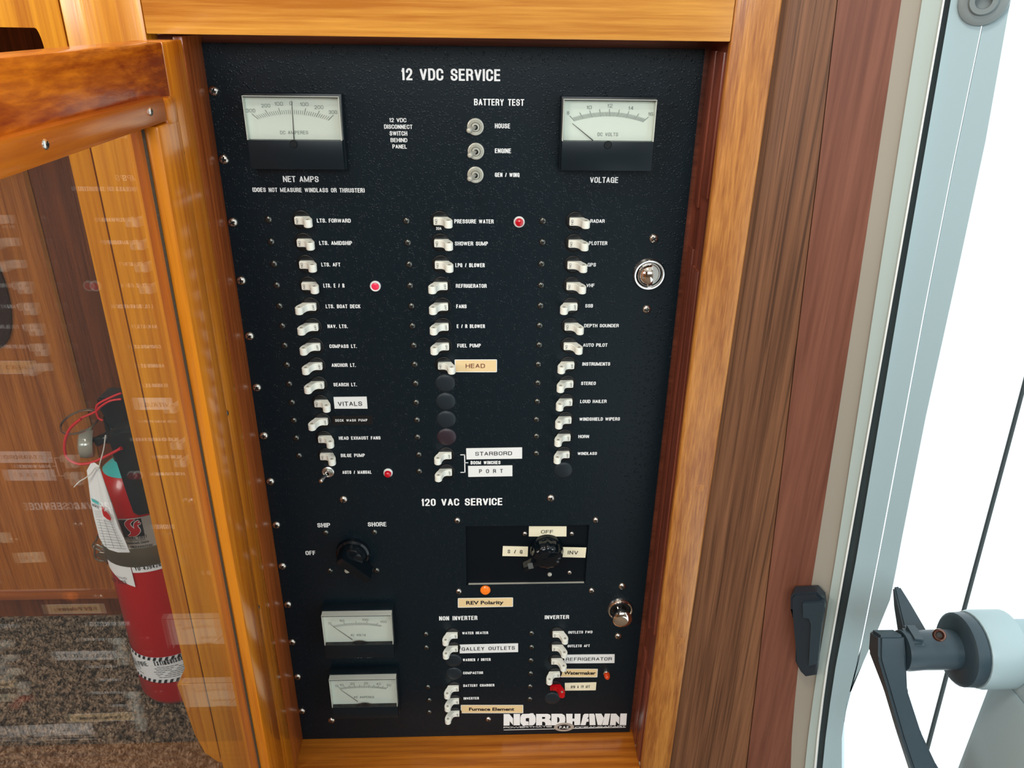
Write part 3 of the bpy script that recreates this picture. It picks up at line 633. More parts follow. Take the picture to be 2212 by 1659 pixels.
# plate with a real rectangular cut-out for the sub-plate
def plate():
    bm = bmesh.new()
    xs = [PX0, hx0, hx1, PX1]; zs = [PZ0, hz0, hz1, PZ1]
    f = {}; b = {}
    for i, x in enumerate(xs):
        for j, zz in enumerate(zs): f[i, j] = bm.verts.new((x, 0, zz)); b[i, j] = bm.verts.new((x, 0.004, zz))
    for i in range(3):
        for j in range(3):
            if (i, j) == (1, 1): continue
            bm.faces.new((f[i, j], f[i + 1, j], f[i + 1, j + 1], f[i, j + 1])); bm.faces.new((b[i, j], b[i, j + 1], b[i + 1, j + 1], b[i + 1, j]))
    for a, c in (((1, 1), (2, 1)), ((2, 1), (2, 2)), ((2, 2), (1, 2)), ((1, 2), (1, 1))): bm.faces.new((f[a], f[c], b[c], b[a]))
    per = [(i, 0) for i in range(4)] + [(3, j) for j in range(1, 4)] + [(i, 3) for i in (2, 1, 0)] + [(0, j) for j in (2, 1)]
    for k in range(len(per)):
        a, c = per[k], per[(k + 1) % len(per)]; bm.faces.new((f[a], f[c], b[c], b[a]))
    bm.normal_update(); return fin(bm, 'face_plate', 'panel')
bm.free()
link('face_plate', plate(), pan)
box('sub_plate', 'subplate', hx0 - 0.004, hx1 + 0.004, 0.0028, 0.0055, hz0 - 0.004, hz1 + 0.004, 0, pan)
box('ledge_light_line', 'nickelw', hx0 + 0.002, hx1 - 0.001, 0.0004, 0.0030, hz0 - 0.0012, hz0 + 0.0002, 0, pan)  # pale strip stands for light caught on the cut-out's lower ledge

# printed lettering : text, left px, right px, baseline y left, baseline y right, cap height px, text bold
def legend(s, xl, xr, y0, y1, bold=0.035, sw=1.6, name='printed_legend', m='legend', parent=None, out=0.00025, sc=1.0):
    """y0/y1: top and bottom of the capitals at the middle of the word"""
    mid = (xl + xr) / 2; a = P(xl, y1); b = P(xr, y1)
    h = P(mid, y0)[1] - P(mid, y1)[1]
    pts, f = any_text(s, (a[0], a[1]), (b[0], a[1]), h, bold, sw, sc)
    p3 = np.c_[pts[:, 0], -out - lay(pts), pts[:, 1]]
    return link(name, add_text_mesh(p3, f, name, m), parent or pan)
LG = [("12 VDC SERVICE", 866.5, 1081, 147, 173), ("BATTERY TEST", 1024, 1132, 213, 227.5), ("HOUSE", 1069, 1102, 266.6, 277), ("ENGINE", 1069, 1104, 320.5, 330.5),
 ("GEN / WING", 1069, 1122, 372.8, 382), ("12 VDC", 841, 878, 254.7, 263.8), ("DISCONNECT", 830, 891, 268.8, 278), ("SWITCH", 842, 880, 283, 292.7),
 ("BEHIND", 844, 880, 298, 306.8), ("PANEL", 848, 879, 312, 320.7), ("NET AMPS", 612, 689, 380, 393), ("(DOES NOT MEASURE WINDLASS OR THRUSTER)", 546, 788, 405, 414.5),
 ("VOLTAGE", 1274, 1335, 382, 394.7), ("LTS. FORWARD", 685, 758, 472, 480.6), ("LTS. AMIDSHIP", 690, 761, 520.3, 529), ("LTS. AFT", 694.5, 735.7, 567.2, 575.4),
 ("LTS. E / R", 699, 744.4, 612.4, 621), ("LTS. BOAT DECK", 704, 779, 657.4, 665.7), ("NAV. LTS.", 708, 751.5, 700.6, 708.6), ("COMPASS LT.", 712, 771, 743.8, 751.6),
 ("ANCHOR LT.", 716.7, 769, 784.6, 792.4), ("SEARCH LT.", 720.7, 771, 826.8, 834.4), ("HEAD EXHAUST FANS", 732.4, 822.3, 942.6, 949.7), ("BILGE PUMP", 736.6, 788.5, 980, 987.2),
 ("AUTO / MANUAL", 740, 803, 1016.5, 1023.6), ("PRESSURE WATER", 981.4, 1066.3, 473.5, 482.3), ("SHOWER SUMP", 982.5, 1054, 521.5, 530.2), ("LPG / BLOWER", 983.7, 1047, 568.3, 577),
 ("REFRIGERATOR", 984.8, 1051.3, 613.2, 621.5), ("FANS", 985.7, 1008, 657.5, 665.7), ("E / R BLOWER", 986.8, 1047.5, 700.5, 708.4), ("FUEL PUMP", 988, 1038.6, 742.4, 750.3),
 ("BOOM WINCHES", 1016.7, 1081, 995.6, 1002.9), ("RADAR", 1274.8, 1305.9, 473.4, 481.2), ("PLOTTER", 1271.8, 1311.5, 521, 529.2), ("GPS", 1269, 1287, 567.8, 575.6),
 ("VHF", 1266.4, 1284, 612.5, 620), ("SSB", 1263.9, 1280.7, 656.6, 664.2), ("DEPTH SOUNDER", 1261.7, 1336.3, 699.6, 706.9), ("AUTO PILOT", 1259, 1311.8, 741.5, 748.9),
 ("INSTRUMENTS", 1257.6, 1317.7, 782.4, 789.8), ("STEREO", 1255, 1286.7, 824.3, 831.5), ("LOUD HAILER", 1253, 1310, 863.4, 870.5), ("WINDSHIELD WIPERS", 1251.3, 1338.8, 901.6, 908.7),
 ("HORN", 1249, 1272, 939.3, 946.1), ("WINDLASS", 1247.5, 1289.2, 976.2, 982.7), ("120 VAC SERVICE", 910, 1085.3, 1077.2, 1092.7), ("SHIP", 686, 713.8, 1129.6, 1139),
 ("SHORE", 795, 835, 1127.8, 1137.1), ("OFF", 660.6, 682, 1189.7, 1198.8), ("NON INVERTER", 948.7, 1031.3, 1331, 1340), ("INVERTER", 1176.6, 1229, 1328.9, 1337.2),
 ("WATER HEATER", 998.4, 1054.6, 1364.5, 1370.1), ("WASHER / DRYER", 999.9, 1059.8, 1422.3, 1428.1), ("COMPACTOR", 1000.4, 1043.5, 1450.7, 1456.3), ("BATTERY CHARGER", 1000.9, 1068, 1478.1, 1483.6),
 ("INVERTER", 1001.5, 1034.6, 1505.7, 1511.1), ("OUTLETS FWD", 1227.3, 1279.5, 1362.9, 1368.5), ("OUTLETS AFT", 1225.8, 1273.7, 1392.5, 1398.1), ("VOLTAGE", 758.5, 802.8, 1411.0, 1421.2)]
for s, a, b_, c_, d_ in LG:
    big = (d_ - c_) > 12
    legend(s, a, b_, c_, d_, bold=0.04 if big else 0.034, sw=1.9 if ' / ' not in s else 0.8)
# bracket beside the two boom winch breakers
def strip(p, q, w, name, out=0.0003, m='legend'):
    a = P(*p); b = P(*q); return (min(a[0], b[0]) - w / 2, max(a[0], b[0]) + w / 2, min(a[1], b[1]) - w / 2, max(a[1], b[1]) + w / 2)
bm = bmesh.new()
for p_, q_ in (((995, 982.3), (1004, 982.3)), ((1004, 982.3), (1004, 1020.2)), ((995.5, 1020.2), (1004, 1020.2)), ((1004, 999.4), (1010.7, 999.4))):
    x0, x1, z0, z1 = strip(p_, q_, 0.0007, ''); box_bm(x0, x1, -0.0003, 0.0001, z0, z1, bm=bm)
link('printed_bracket', fin(bm, 'printed_bracket', 'legend'), pan)

# stuck-on tape labels: corners TL TR BR BL, material, text, text left/right px, cap top/bottom px
def tape(cs, m, s, xl, xr, y0, y1, label, ink='ink', bold=0.02, out=0.0004, sc=1.0, sw=1.0, base=0.0, border=False):
    q = [P(*c) for c in cs]; bm = bmesh.new()
    prism_bm(q, lambda u, v, k: (u, -(base + out) + out * k, v), bm=bm)
    o = link('tape_label', fin(bm, 'tape_label', m), pan, label)
    mid = (xl + xr) / 2; ang = (cs[1][1] - cs[0][1]) / (cs[1][0] - cs[0][0])
    a = P(xl, y1 - ang * (xr - xl) / 2); b = P(xr, y1 + ang * (xr - xl) / 2); h = P(mid, y0)[1] - P(mid, y1)[1]
    pts, f = any_text(s, a, b, h, bold, sw, sc, WIDE)
    link('lettering', add_text_mesh(np.c_[pts[:, 0], -(base + out + 0.00015) - lay(pts), pts[:, 1]], f, 'lettering', ink), o)
    if border:
        bb = bmesh.new(); n = len(q)
        for i in range(n):
            a = Vector(q[i]); b = Vector(q[(i + 1) % n]); d = (b - a).normalized() * 0.0; nn = Vector((-(b - a).y, (b - a).x)).normalized() * 0.00035
            vs = [bb.verts.new((p.x, -(base + out + 0.0001), p.y)) for p in (a - nn, b - nn, b + nn, a + nn)]; bb.faces.new(vs)
        link('pale_rim', fin(bb, 'pale_rim', 'tapew'), o)
    return o
tape([(720.5, 857.4), (792, 856.6), (794, 882.4), (723, 882.4)], 'tapew', 'VITALS', 730.5, 782.8, 867, 876.3, 'white tape label reading VITALS', sc=1.1)
tape([(717, 898), (804, 897), (805.5, 916.6), (718.5, 917.6)], 'taped', 'DECK WASH PUMP', 724.9, 794, 904.6, 910, 'black tape label reading DECK WASH PUMP in white', ink='legend', bold=0.03, sw=1)
tape([(982.8, 777), (1072.7, 776.6), (1072.7, 802.9), (983.9, 802.9)], 'tapey', 'HEAD', 1006, 1047.5, 785.3, 794.4, 'yellowed tape label reading HEAD', ink='inkbrown', border=True)
tape([(1006.9, 968.2), (1127.8, 966.2), (1127.8, 990.3), (1007.8, 992)], 'tapew', 'STARBORD', 1026.5, 1106, 974.9, 983.2, 'white tape label reading STARBORD', sc=1.15)
tape([(1011, 1006.4), (1106.8, 1005), (1106.8, 1028.2), (1011.6, 1029.8)], 'tapew', 'P O R T', 1035, 1086, 1012.8, 1021.2, 'white tape label reading PORT')
tape([(1143, 1139.8), (1224.3, 1139.8), (1224, 1161.7), (1142.5, 1161.7)], 'tapec', 'OFF', 1169, 1195, 1147.7, 1155, 'cream tape label reading OFF above the right rotary switch', sc=1.1, base=-0.0026)
tape([(1086.5, 1182.7), (1141, 1184), (1140, 1205), (1085.3, 1204)], 'tapec', 'S / G', 1096.6, 1128.3, 1190.4, 1198.3, 'cream tape label reading S / G', base=-0.0026)
tape([(1213, 1181.5), (1266.6, 1182.7), (1264.3, 1204.2), (1213, 1203)], 'tapec', 'INV', 1226, 1248, 1189, 1197, 'cream tape label reading INV', base=0.0)
tape([(989.7, 1292), (1107.5, 1290.5), (1107.5, 1309.5), (989.7, 1311.5)], 'tapey', 'REV Polarity', 1007, 1087.6, 1297.4, 1304.6, 'yellowed tape label reading REV Polarity under the amber lamp', border=True, bold=0.03)
tape([(993, 1392.3), (1119.2, 1389.5), (1119.2, 1408), (993, 1410.8)], 'tapew', 'GALLEY OUTLETS', 997.6, 1112.2, 1396.3, 1403.8, 'white tape label reading GALLEY OUTLETS', sc=1.05)
tape([(996, 1522.6), (1129.7, 1522.6), (1129.7, 1539.5), (996, 1539.5)], 'tapey', 'Furnace Element', 1013, 1110.7, 1528, 1534.3, 'yellowed tape label reading Furnace Element', border=True, bold=0.035)
tape([(1220, 1414), (1327.6, 1413), (1327.3, 1431.7), (1218, 1432.6)], 'tapew', 'REFRIGERATOR', 1222, 1321.3, 1419.4, 1426.3, 'white tape label reading REFRIGERATOR', sc=1.05)
tape([(1211.9, 1444.4), (1290.6, 1444.7), (1289.5, 1462), (1211, 1461.8)], 'tapey', 'Watermaker', 1217.7, 1286.4, 1449.6, 1456.3, 'yellowed tape label reading Watermaker', border=True, bold=0.035)
tape([(1220, 1475), (1288.2, 1473.7), (1286.8, 1490.5), (1220.4, 1491.4)], 'tapec', 'DVD & TV AFT', 1233, 1273.7, 1480, 1485.6, 'small cream tape label reading DVD & TV AFT', bold=0.01, sw=1.4)

# maker's wordmark at the lower right corner: filled outlines drawn from the print
LS, LX, LY = 0.1537, 1060, 1500
def lp(x, y): return P(LX + x * LS, LY + y * LS)
def filled(polys, name, m, out, parent=pan):
    cu = bpy.data.curves.new('c', 'CURVE'); cu.dimensions = '2D'; cu.fill_mode = 'BOTH'
    for pl in polys:
        sp = cu.splines.new('POLY'); sp.points.add(len(pl) - 1); sp.use_cyclic_u = True
        for k, (x, y) in enumerate(pl): sp.points[k].co = (x, y, 0, 1)
    ob = bpy.data.objects.new('c', cu); COL.objects.link(ob); bpy.context.view_layer.update()
    me = bpy.data.meshes.new_from_object(ob.evaluated_get(bpy.context.evaluated_depsgraph_get()))
    v = [(x.co[0], -out, x.co[1]) for x in me.vertices]; f = [list(p.vertices) for p in me.polygons]
    bpy.data.objects.remove(ob); bpy.data.curves.remove(cu); bpy.data.meshes.remove(me)
    m2 = bpy.data.meshes.new(name); m2.from_pydata(v, [], f); m2.materials.append(M[m]); m2.update(); return link(name, m2, parent)
GL = [
 [[(182, 274), (262, 274), (314, 336), (314, 430), (268, 374), (265, 435), (181, 437)]], [[(322, 272), (412, 272), (411, 432), (322, 432)]],
 [[(448, 272), (540, 270), (562, 262), (603, 264), (600, 274), (622, 292), (632, 330), (632, 385), (612, 420), (585, 432), (482, 433), (476, 440), (446, 440), (450, 430), (426, 412), (415, 380), (417, 320), (428, 290)], [(492, 338), (505, 330), (540, 330), (538, 428), (533, 428), (531, 380), (492, 372)]],
 [[(638, 272), (800, 271), (832, 282), (842, 305), (838, 335), (822, 350), (842, 362), (850, 385), (850, 432), (768, 432), (766, 398), (750, 382), (722, 382), (722, 432), (638, 434)], [(722, 314), (758, 314), (768, 326), (758, 342), (722, 342)]],
 [[(852, 270), (1000, 270), (1036, 290), (1048, 325), (1048, 375), (1030, 415), (1000, 432), (852, 432)], [(935, 316), (955, 320), (966, 340), (966, 372), (952, 392), (935, 396)]],
 [[(1060, 270), (1150, 270), (1148, 338), (1178, 338), (1178, 270), (1262, 270), (1256, 428), (1175, 430), (1175, 376), (1150, 376), (1148, 430), (1066, 430)]],
 [[(1262, 430), (1300, 288), (1318, 270), (1374, 270), (1374, 310), (1356, 340), (1374, 342), (1376, 380), (1346, 382), (1332, 430)]], [[(1382, 270), (1448, 268), (1462, 292), (1474, 428), (1390, 430)]],
 [[(1468, 268), (1556, 268), (1590, 330), (1560, 428), (1502, 428)]], [[(1604, 268), (1680, 268), (1650, 428), (1568, 428)]],
 [[(1690, 268), (1762, 268), (1810, 322), (1802, 420), (1760, 372), (1756, 430), (1674, 430)]], [[(1822, 266), (1914, 266), (1903, 428), (1812, 428)]]]
for g in GL: filled([[lp(*q) for q in pl] for pl in g], 'wordmark_letter', 'legend', 0.00025)
legend("POWER\u00b7THAT\u00b7IS", LX + 182 * LS, LX + 858 * LS, LY + 452 * LS, LY + 474 * LS, bold=0.05, sc=1.3)
legend("\u00b7OCEANS\u00b7APART", LX + 1180 * LS, LX + 1895 * LS, LY + 450 * LS, LY + 472 * LS, bold=0.05, sc=1.3)
bm = bmesh.new(); a = lp(182, 483); b_ = lp(1895, 477); box_bm(a[0], b_[0], -0.00025, 0.0001, (a[1] + b_[1]) / 2 - 0.0003, (a[1] + b_[1]) / 2 + 0.0003, bm=bm)
link('printed_line', fin(bm, 'printed_line', 'legend'), pan)
oc = lp(1030, 455); ex = lp(1170, 455)[0] - oc[0]; ez = lp(1030, 395)[1] - oc[1]
me = fin(lathe_bm([(0, 0.0005), (1, 0.0005), (1.0, 0.0)], 40), 'oval_badge', 'silverlabel'); me.transform(Matrix.Diagonal((ex, 1, ez, 1)))
ob_ = link('oval_badge', me, pan, 'silver oval badge under the wordmark', loc=(oc[0], 0, oc[1]))
me = fin(lathe_bm([(0, 0.0006), (0.66, 0.0006)], 40), 'oval_field', 'ink'); me.transform(Matrix.Diagonal((ex, 1, ez * 0.92, 1))); link('oval_field', me, ob_, loc=(oc[0], 0, oc[1]))
a, b_ = lp(963, 474), lp(1112, 474); pts, f = any_text("P.A.E.", (a[0], a[1]), (b_[0], a[1]), lp(1030, 437)[1] - a[1], 0.05, 1, 1)
link('lettering', add_text_mesh(np.c_[pts[:, 0], -0.0008 - lay(pts), pts[:, 1]], f, 'lettering', 'legend'), ob_)

# ---- screws (one mesh per kind; a proud black star stands for the shade in the cross slots)
def screw_mesh(name, r, h, m):
    bm = lathe_bm([(0, h * 0.93), (r * 0.25, h), (r * 0.55, h * 0.9), (r * 0.8, h * 0.62), (r * 0.95, h * 0.25), (r, 0)], 20)
    k = r * 0.16; L_ = r * 0.55
    star = [(k, k), (k, L_), (-k, L_), (-k, k), (-L_, k), (-L_, -k), (-k, -k), (-k, -L_), (k, -L_), (k, -k), (L_, -k), (L_, k)]
    prism_bm(star, lambda u, v, s: (u, -(h * (1.02 if abs(u) < k * 1.1 and abs(v) < k * 1.1 else 0.93)) + h * 0.4 * s, v), bm=bm, mi=1)
    return fin(bm, name, [m, 'ring'], True, 50)
SC_B = screw_mesh('breaker_screw', 0.0031, 0.0019, 'dsteel'); SC_H = screw_mesh('hinge_screw', 0.0041, 0.0024, 'steel')
SC_S = screw_mesh('panel_screw', 0.0034, 0.0024, 'steel'); SC_T = screw_mesh('panel_screw', 0.0026, 0.0018, 'steel')
def put(me, px, py, name, out=0.0, rot=None, label=None):
    x_, z_ = P(px, py); return link(name, me, pan, label, loc=(x_, -out, z_), rot=(0, rot if rot is not None else random.uniform(0, 1.57), 0))
for q in [(462, 196), (484, 344), (503, 480), (521, 606), (539, 726), (555, 837), (570, 941), (584, 1040), (597, 1134), (610, 1223), (622, 1306), (631, 1387), (643, 1462), (652, 1536)]:
    put(SC_H, *q, 'hinge_screw')
for q in [(742, 1079), (1190, 1076), (1412, 515), (1397, 668), (1344, 1266), (1335.5, 1374), (716, 1556)]: put(SC_H, *q, 'panel_screw')
for q in [(988, 1124), (1287, 1123), (991, 1277), (1278, 1275), (1055, 1553)]: put(SC_S, *q, 'panel_screw')
for q in [(1134, 1156), (1236, 1156), (1231, 1240)]: put(SC_T, *q, 'panel_screw', out=-0.0028)
BS = [(580, 474), (586, 522), (592, 570), (598, 616), (604, 661), (610, 704), (615, 746), (620, 788), (625, 829), (631, 869), (635, 908), (640, 946), (646, 984)]
BS += [(878, 477), (881, 524), (884, 571), (886, 617), (889, 661), (891, 704), (894, 746), (896, 787), (898, 828), (899, 869), (901, 907), (902, 944), (905, 982), (906, 1018)]
BS += [(1173, 477), (1172, 523), (1170, 570), (1169, 616), (1168, 660), (1166, 703), (1165, 745), (1163, 787), (1162, 827), (1161, 867), (1159, 906), (1159, 942), (1159, 979)]
BS += [(920, 1369.5), (921, 1398.4), (924.4, 1483.8), (927.2, 1512), (927.2, 1538), (1148.4, 1367.5), (1148.4, 1397.4), (1147, 1426), (1146.6, 1454.3), (1145.3, 1482.4), (1144.8, 1509.5)]
for q in BS: put(SC_B, *q, 'breaker_screw')
for q in [(704, 1150.5), (809, 1149.5), (713, 1232.5), (814, 1232)]: put(SC_B, *q, 'panel_screw')
me = fin(lathe_bm([(0, 0.0002), (0.0011, 0.0002)], 14), 'screw_hole', 'ring'); put(me, 1158, 1015, 'screw_hole')

# ---- breakers
RB = 0.0077
HOUS = fin(lathe_bm([(0, 0.0003), (RB * 0.9, 0.0003), (RB * 0.93, 0.0009), (RB, 0.0009), (RB * 1.05, 0.0)], 36), 'breaker_collar', 'disc', True)
bm = lathe_bm([(RB * 0.90, 0.0005), (RB * 0.955, 0.0012), (RB * 1.02, 0.0009), (RB * 1.06, 0)], 36, mi=1)
lathe_bm([(0, 0.0006), (RB * 0.90, 0.0006)], 36, bm=bm, mi=0)
HOUS = fin(bm, 'circuit_breaker', ['disc', 'ring'], True)
LH = 0.0032
prof = [(-0.0052, 0.0), (-0.0052, 0.0038), (-0.0048, 0.0041), (0.0, 0.0041), (0.0014, 0.0048), (0.0026, 0.0064), (0.0034, 0.0088), (0.0040, 0.0108)]
prof += [(0.0075 - 0.0035 * math.cos(t), 0.0118 + 0.0035 * math.sin(t)) for t in np.linspace(0.15, math.pi, 9)]
prof += [(0.0108, 0.0095), (0.0096, 0.0060), (0.0080, 0.0030), (0.0070, 0.0)]
def lever_mesh(sgn, s, m, ac=False):
    bm = prism_bm([(u * sgn, v) for u, v in prof], lambda u, v, k: (u, -v, -LH + 2 * LH * k))
    bmesh.ops.recalc_face_normals(bm, faces=bm.faces[:])
    caps = [e for f in bm.faces if len(f.verts) > 6 for e in f.edges]
    bmesh.ops.bevel(bm, geom=list(set(caps)), offset=0.0005, segments=2, affect='EDGES')
    # gang-pin dimple in the upper and lower cheek of the tip
    for sg in (1, -1):
        c_ = Vector((0.0075 * sgn, -0.0118, sg * (LH + 0.00008))); n = 14
        vs = [bm.verts.new(c_ + Vector((0.0013 * math.cos(6.283 * k / n), 0.0013 * math.sin(6.283 * k / n), 0))) for k in range(n)]
        f = bm.faces.new(vs); f.material_index = 2
    me = fin(bm, 'toggle_lever', [m, 'ink', 'cream'], True, 40)
    # ON / OFF engraved on the base, reading downwards
    tw = 0.0040 if len(s) == 2 else 0.0046
    tv, tf = stroke_text(s, (-tw / 2, -0.0009), (tw / 2, -0.0009), 0.0018, t=.13, th=.11, gap=.16)
    t = np.array(tv)
    cx = -0.0030 * sgn
    b2 = bmesh.new(); b2.from_mesh(me); vs = [b2.verts.new((cx + p[1] * 1.0, -0.0043, -p[0])) for p in t]
    for f in tf:
        try: nf = b2.faces.new([vs[i] for i in f]); nf.material_index = 1
        except ValueError: pass
    b2.to_mesh(me); b2.free(); return me
LV = {('ON', 'w'): lever_mesh(1, 'ON', 'lever'), ('OFF', 'w'): lever_mesh(-1, 'OFF', 'lever'), ('ON', 'r'): lever_mesh(1, 'ON', 'leverred')}
X1 = P(652, 475)[0]; X2 = P(953, 572)[0]; X3 = P(1242.5, 477.7)[0]
XA = P(979, 1397)[0]; XB = P(1203.5, 1366)[0]
def breaker(xw, zw, st, nm, colr='w'):
    h = link('circuit_breaker', HOUS, pan, ('red' if colr == 'r' else 'white') + ' circuit breaker toggle set to ' + st + ' beside ' + nm, loc=(xw, 0, zw))
    link('toggle_lever', LV[(st, colr)], h, loc=(xw, -0.0004, zw), label='red lever' if colr == 'r' else None)
    return h
PT = 0.01905
R1 = [('ON', 'LTS. FORWARD'), ('ON', 'LTS. AMIDSHIP'), ('ON', 'LTS. AFT'), ('ON', 'LTS. E / R'), ('OFF', 'LTS. BOAT DECK'), ('OFF', 'NAV. LTS.'), ('OFF', 'COMPASS LT.'), ('OFF', 'ANCHOR LT.'), ('OFF', 'SEARCH LT.'), ('ON', 'VITALS'), ('OFF', 'DECK WASH PUMP'), ('ON', 'HEAD EXHAUST FANS'), ('ON', 'BILGE PUMP')]
R2 = [('ON', 'PRESSURE WATER'), ('ON', 'SHOWER SUMP'), ('ON', 'LPG / BLOWER'), ('OFF', 'REFRIGERATOR'), ('OFF', 'FANS'), ('OFF', 'E / R BLOWER'), ('OFF', 'FUEL PUMP'), ('ON', 'HEAD'), None, None, None, None, ('OFF', 'STARBORD'), ('OFF', 'PORT')]
R3 = [('ON', 'RADAR'), ('ON', 'PLOTTER'), ('ON', 'GPS'), ('ON', 'VHF'), ('OFF', 'SSB'), ('ON', 'DEPTH SOUNDER'), ('ON', 'AUTO PILOT'), ('OFF', 'INSTRUMENTS'), ('OFF', 'STEREO'), ('OFF', 'LOUD HAILER'), ('OFF', 'WINDSHIELD WIPERS'), ('OFF', 'HORN'), ('OFF', 'WINDLASS')]
for X_, R_ in ((X1, R1), (X2, R2), (X3, R3)):
    for k, r_ in enumerate(R_):
        if r_: breaker(X_, z(-k * PT), *r_)
PLUG = fin(lathe_bm([(0, 0.0017), (0.004, 0.0016), (0.0070, 0.0012), (0.0088, 0.0006), (0.0093, 0.0)], 36), 'blank_plug', 'plug', True)
PLUGP = PLUG.copy(); PLUGP.materials.clear(); PLUGP.materials.append(M['plugp'])
for k in (8, 9, 10, 11): link('blank_plug', PLUGP if k == 11 else PLUG, pan, 'purplish round blank plug' if k == 11 else None, loc=(X2 + 0.0008, 0, z(-k * PT)))
x_, z_ = P(1217, 1016); link('blank_plug', PLUG, pan, loc=(x_, 0, z_))
zr = lambda y: P(980, y)[1]
ZA = {k: v for k, v in zip(range(7), [P(978, y)[1] for y in (1369, 1398, 1427, 1455.5, 1483.5, 1511, 1538)])}
for k, r_ in enumerate([('OFF', 'WATER HEATER'), ('OFF', 'GALLEY OUTLETS'), None, None, ('OFF', 'BATTERY CHARGER'), ('OFF', 'INVERTER'), ('OFF', 'Furnace Element')]):
    if r_: breaker(XA, ZA[k], *r_)
    else: link('blank_plug', PLUG, pan, loc=(XA, 0, ZA[k]))
for k, r_ in enumerate([('ON', 'OUTLETS FWD'), ('ON', 'OUTLETS AFT'), ('ON', 'REFRIGERATOR on white tape'), ('OFF', 'Watermaker'), ('ON', 'DVD & TV AFT', 'r'), None]):
    zz = P(1148, (1367.5, 1397, 1426, 1454.3, 1482.4, 1509.5)[k])[1]
    if r_: breaker(XB, zz, *r_)
    else: link('blank_plug', PLUG, pan, loc=(XB - 0.0015, 0, zz))
legend('20A', 942.2, 953.7, 489.5, 495.6, out=0.0014)
legend('15A', 974.4, 982, 1543, 1547, out=0.0014)

# ---- bat-handle toggle switches
def toggle(px, py, tip, label, m='nickelw', rr=0.0066, chrome=False, out=0.019):
    x_, z_ = P(px, py); r = rr
    bm = lathe_bm([(r * 0.55, 0.0), (r * 0.58, 0.0022), (r * 0.74, 0.0026), (r * 0.78, 0.0012), (r * 0.88, 0.0014), (r, 0.0010), (r * 1.02, 0.0)], 32)
    lathe_bm([(r * 0.30, 0.0042), (r * 0.46, 0.0042), (r * 0.52, 0.0036), (r * 0.54, 0.0)], 28, bm=bm)
    o = link('toggle_switch', fin(bm, 'toggle_switch', m, True), pan, label, loc=(x_, 0, z_))
    me = fin(lathe_bm([(0, 0.0008), (r * 0.56, 0.0008)], 20), 'socket', 'ring'); link('socket', me, o, loc=(x_, 0, z_))
    t = U(*tip, 1, -out); A = Vector((x_, -0.001, z_)); B = Vector(t)
    d = (B - A); pts = [A + d * k for k in (0, .3, .55, .8, .93, .985, 1.0)]
    bm = tube_bm(pts, [0.0012, 0.0015, 0.0019, 0.0023, 0.0022, 0.0015, 0.0006], 14)
    link('bat_lever', fin(bm, 'bat_lever', 'chrome' if chrome else 'nickelw', True), o); return o
toggle(1027, 273.8, (1012, 282.5), 'nickel bat-lever toggle switch beside HOUSE')
toggle(1028, 326.5, (1014, 336), 'nickel bat-lever toggle switch beside ENGINE')
toggle(1027, 377.4, (1013.5, 387), 'nickel bat-lever toggle switch beside GEN / WING')
toggle(709, 1019, (691.5, 1041), 'chrome bat-lever toggle switch beside AUTO / MANUAL', 'nickel', 0.0058, True, 0.015)

# ---- indicator lamps
def lamp(px, py, m, label, r=0.0047, h=0.0045, ring='tapew', rl=0.75):
    x_, z_ = P(px, py)
    o = link('indicator_lamp', fin(lathe_bm([(r * 0.7, 0.0), (r * 0.72, 0.0022), (r * 0.85, 0.0026), (r, 0.0016), (r, 0)], 28), 'indicator_lamp', ring, True), pan, label, loc=(x_, 0, z_))
    q = r * rl
    link('lamp_lens', fin(lathe_bm([(0, h), (q * 0.5, h * 0.97), (q * 0.85, h * 0.82), (q, h * 0.55), (q, 0)], 24), 'lamp_lens', m, True), o, loc=(x_, 0, z_))
lamp(1121.3, 479, 'redlens', 'red indicator lamp in a white ring beside PRESSURE WATER')
lamp(811, 617.5, 'pinklens', 'red indicator lamp in a white ring beside LTS. E / R', h=0.0026, rl=0.72)
lamp(838.4, 1020.5, 'redlens', 'red indicator lamp beside AUTO / MANUAL', r=0.0045, h=0.006)
lamp(1048.5, 1273.5, 'amber', 'round amber indicator lamp above REV Polarity', r=0.0054, h=0.0038, ring='amber', rl=0.95)
lamp(1310, 1453.5, 'redamber', 'red-amber indicator lamp on a metal base beside Watermaker', r=0.0042, h=0.009, ring='steel', rl=0.78)

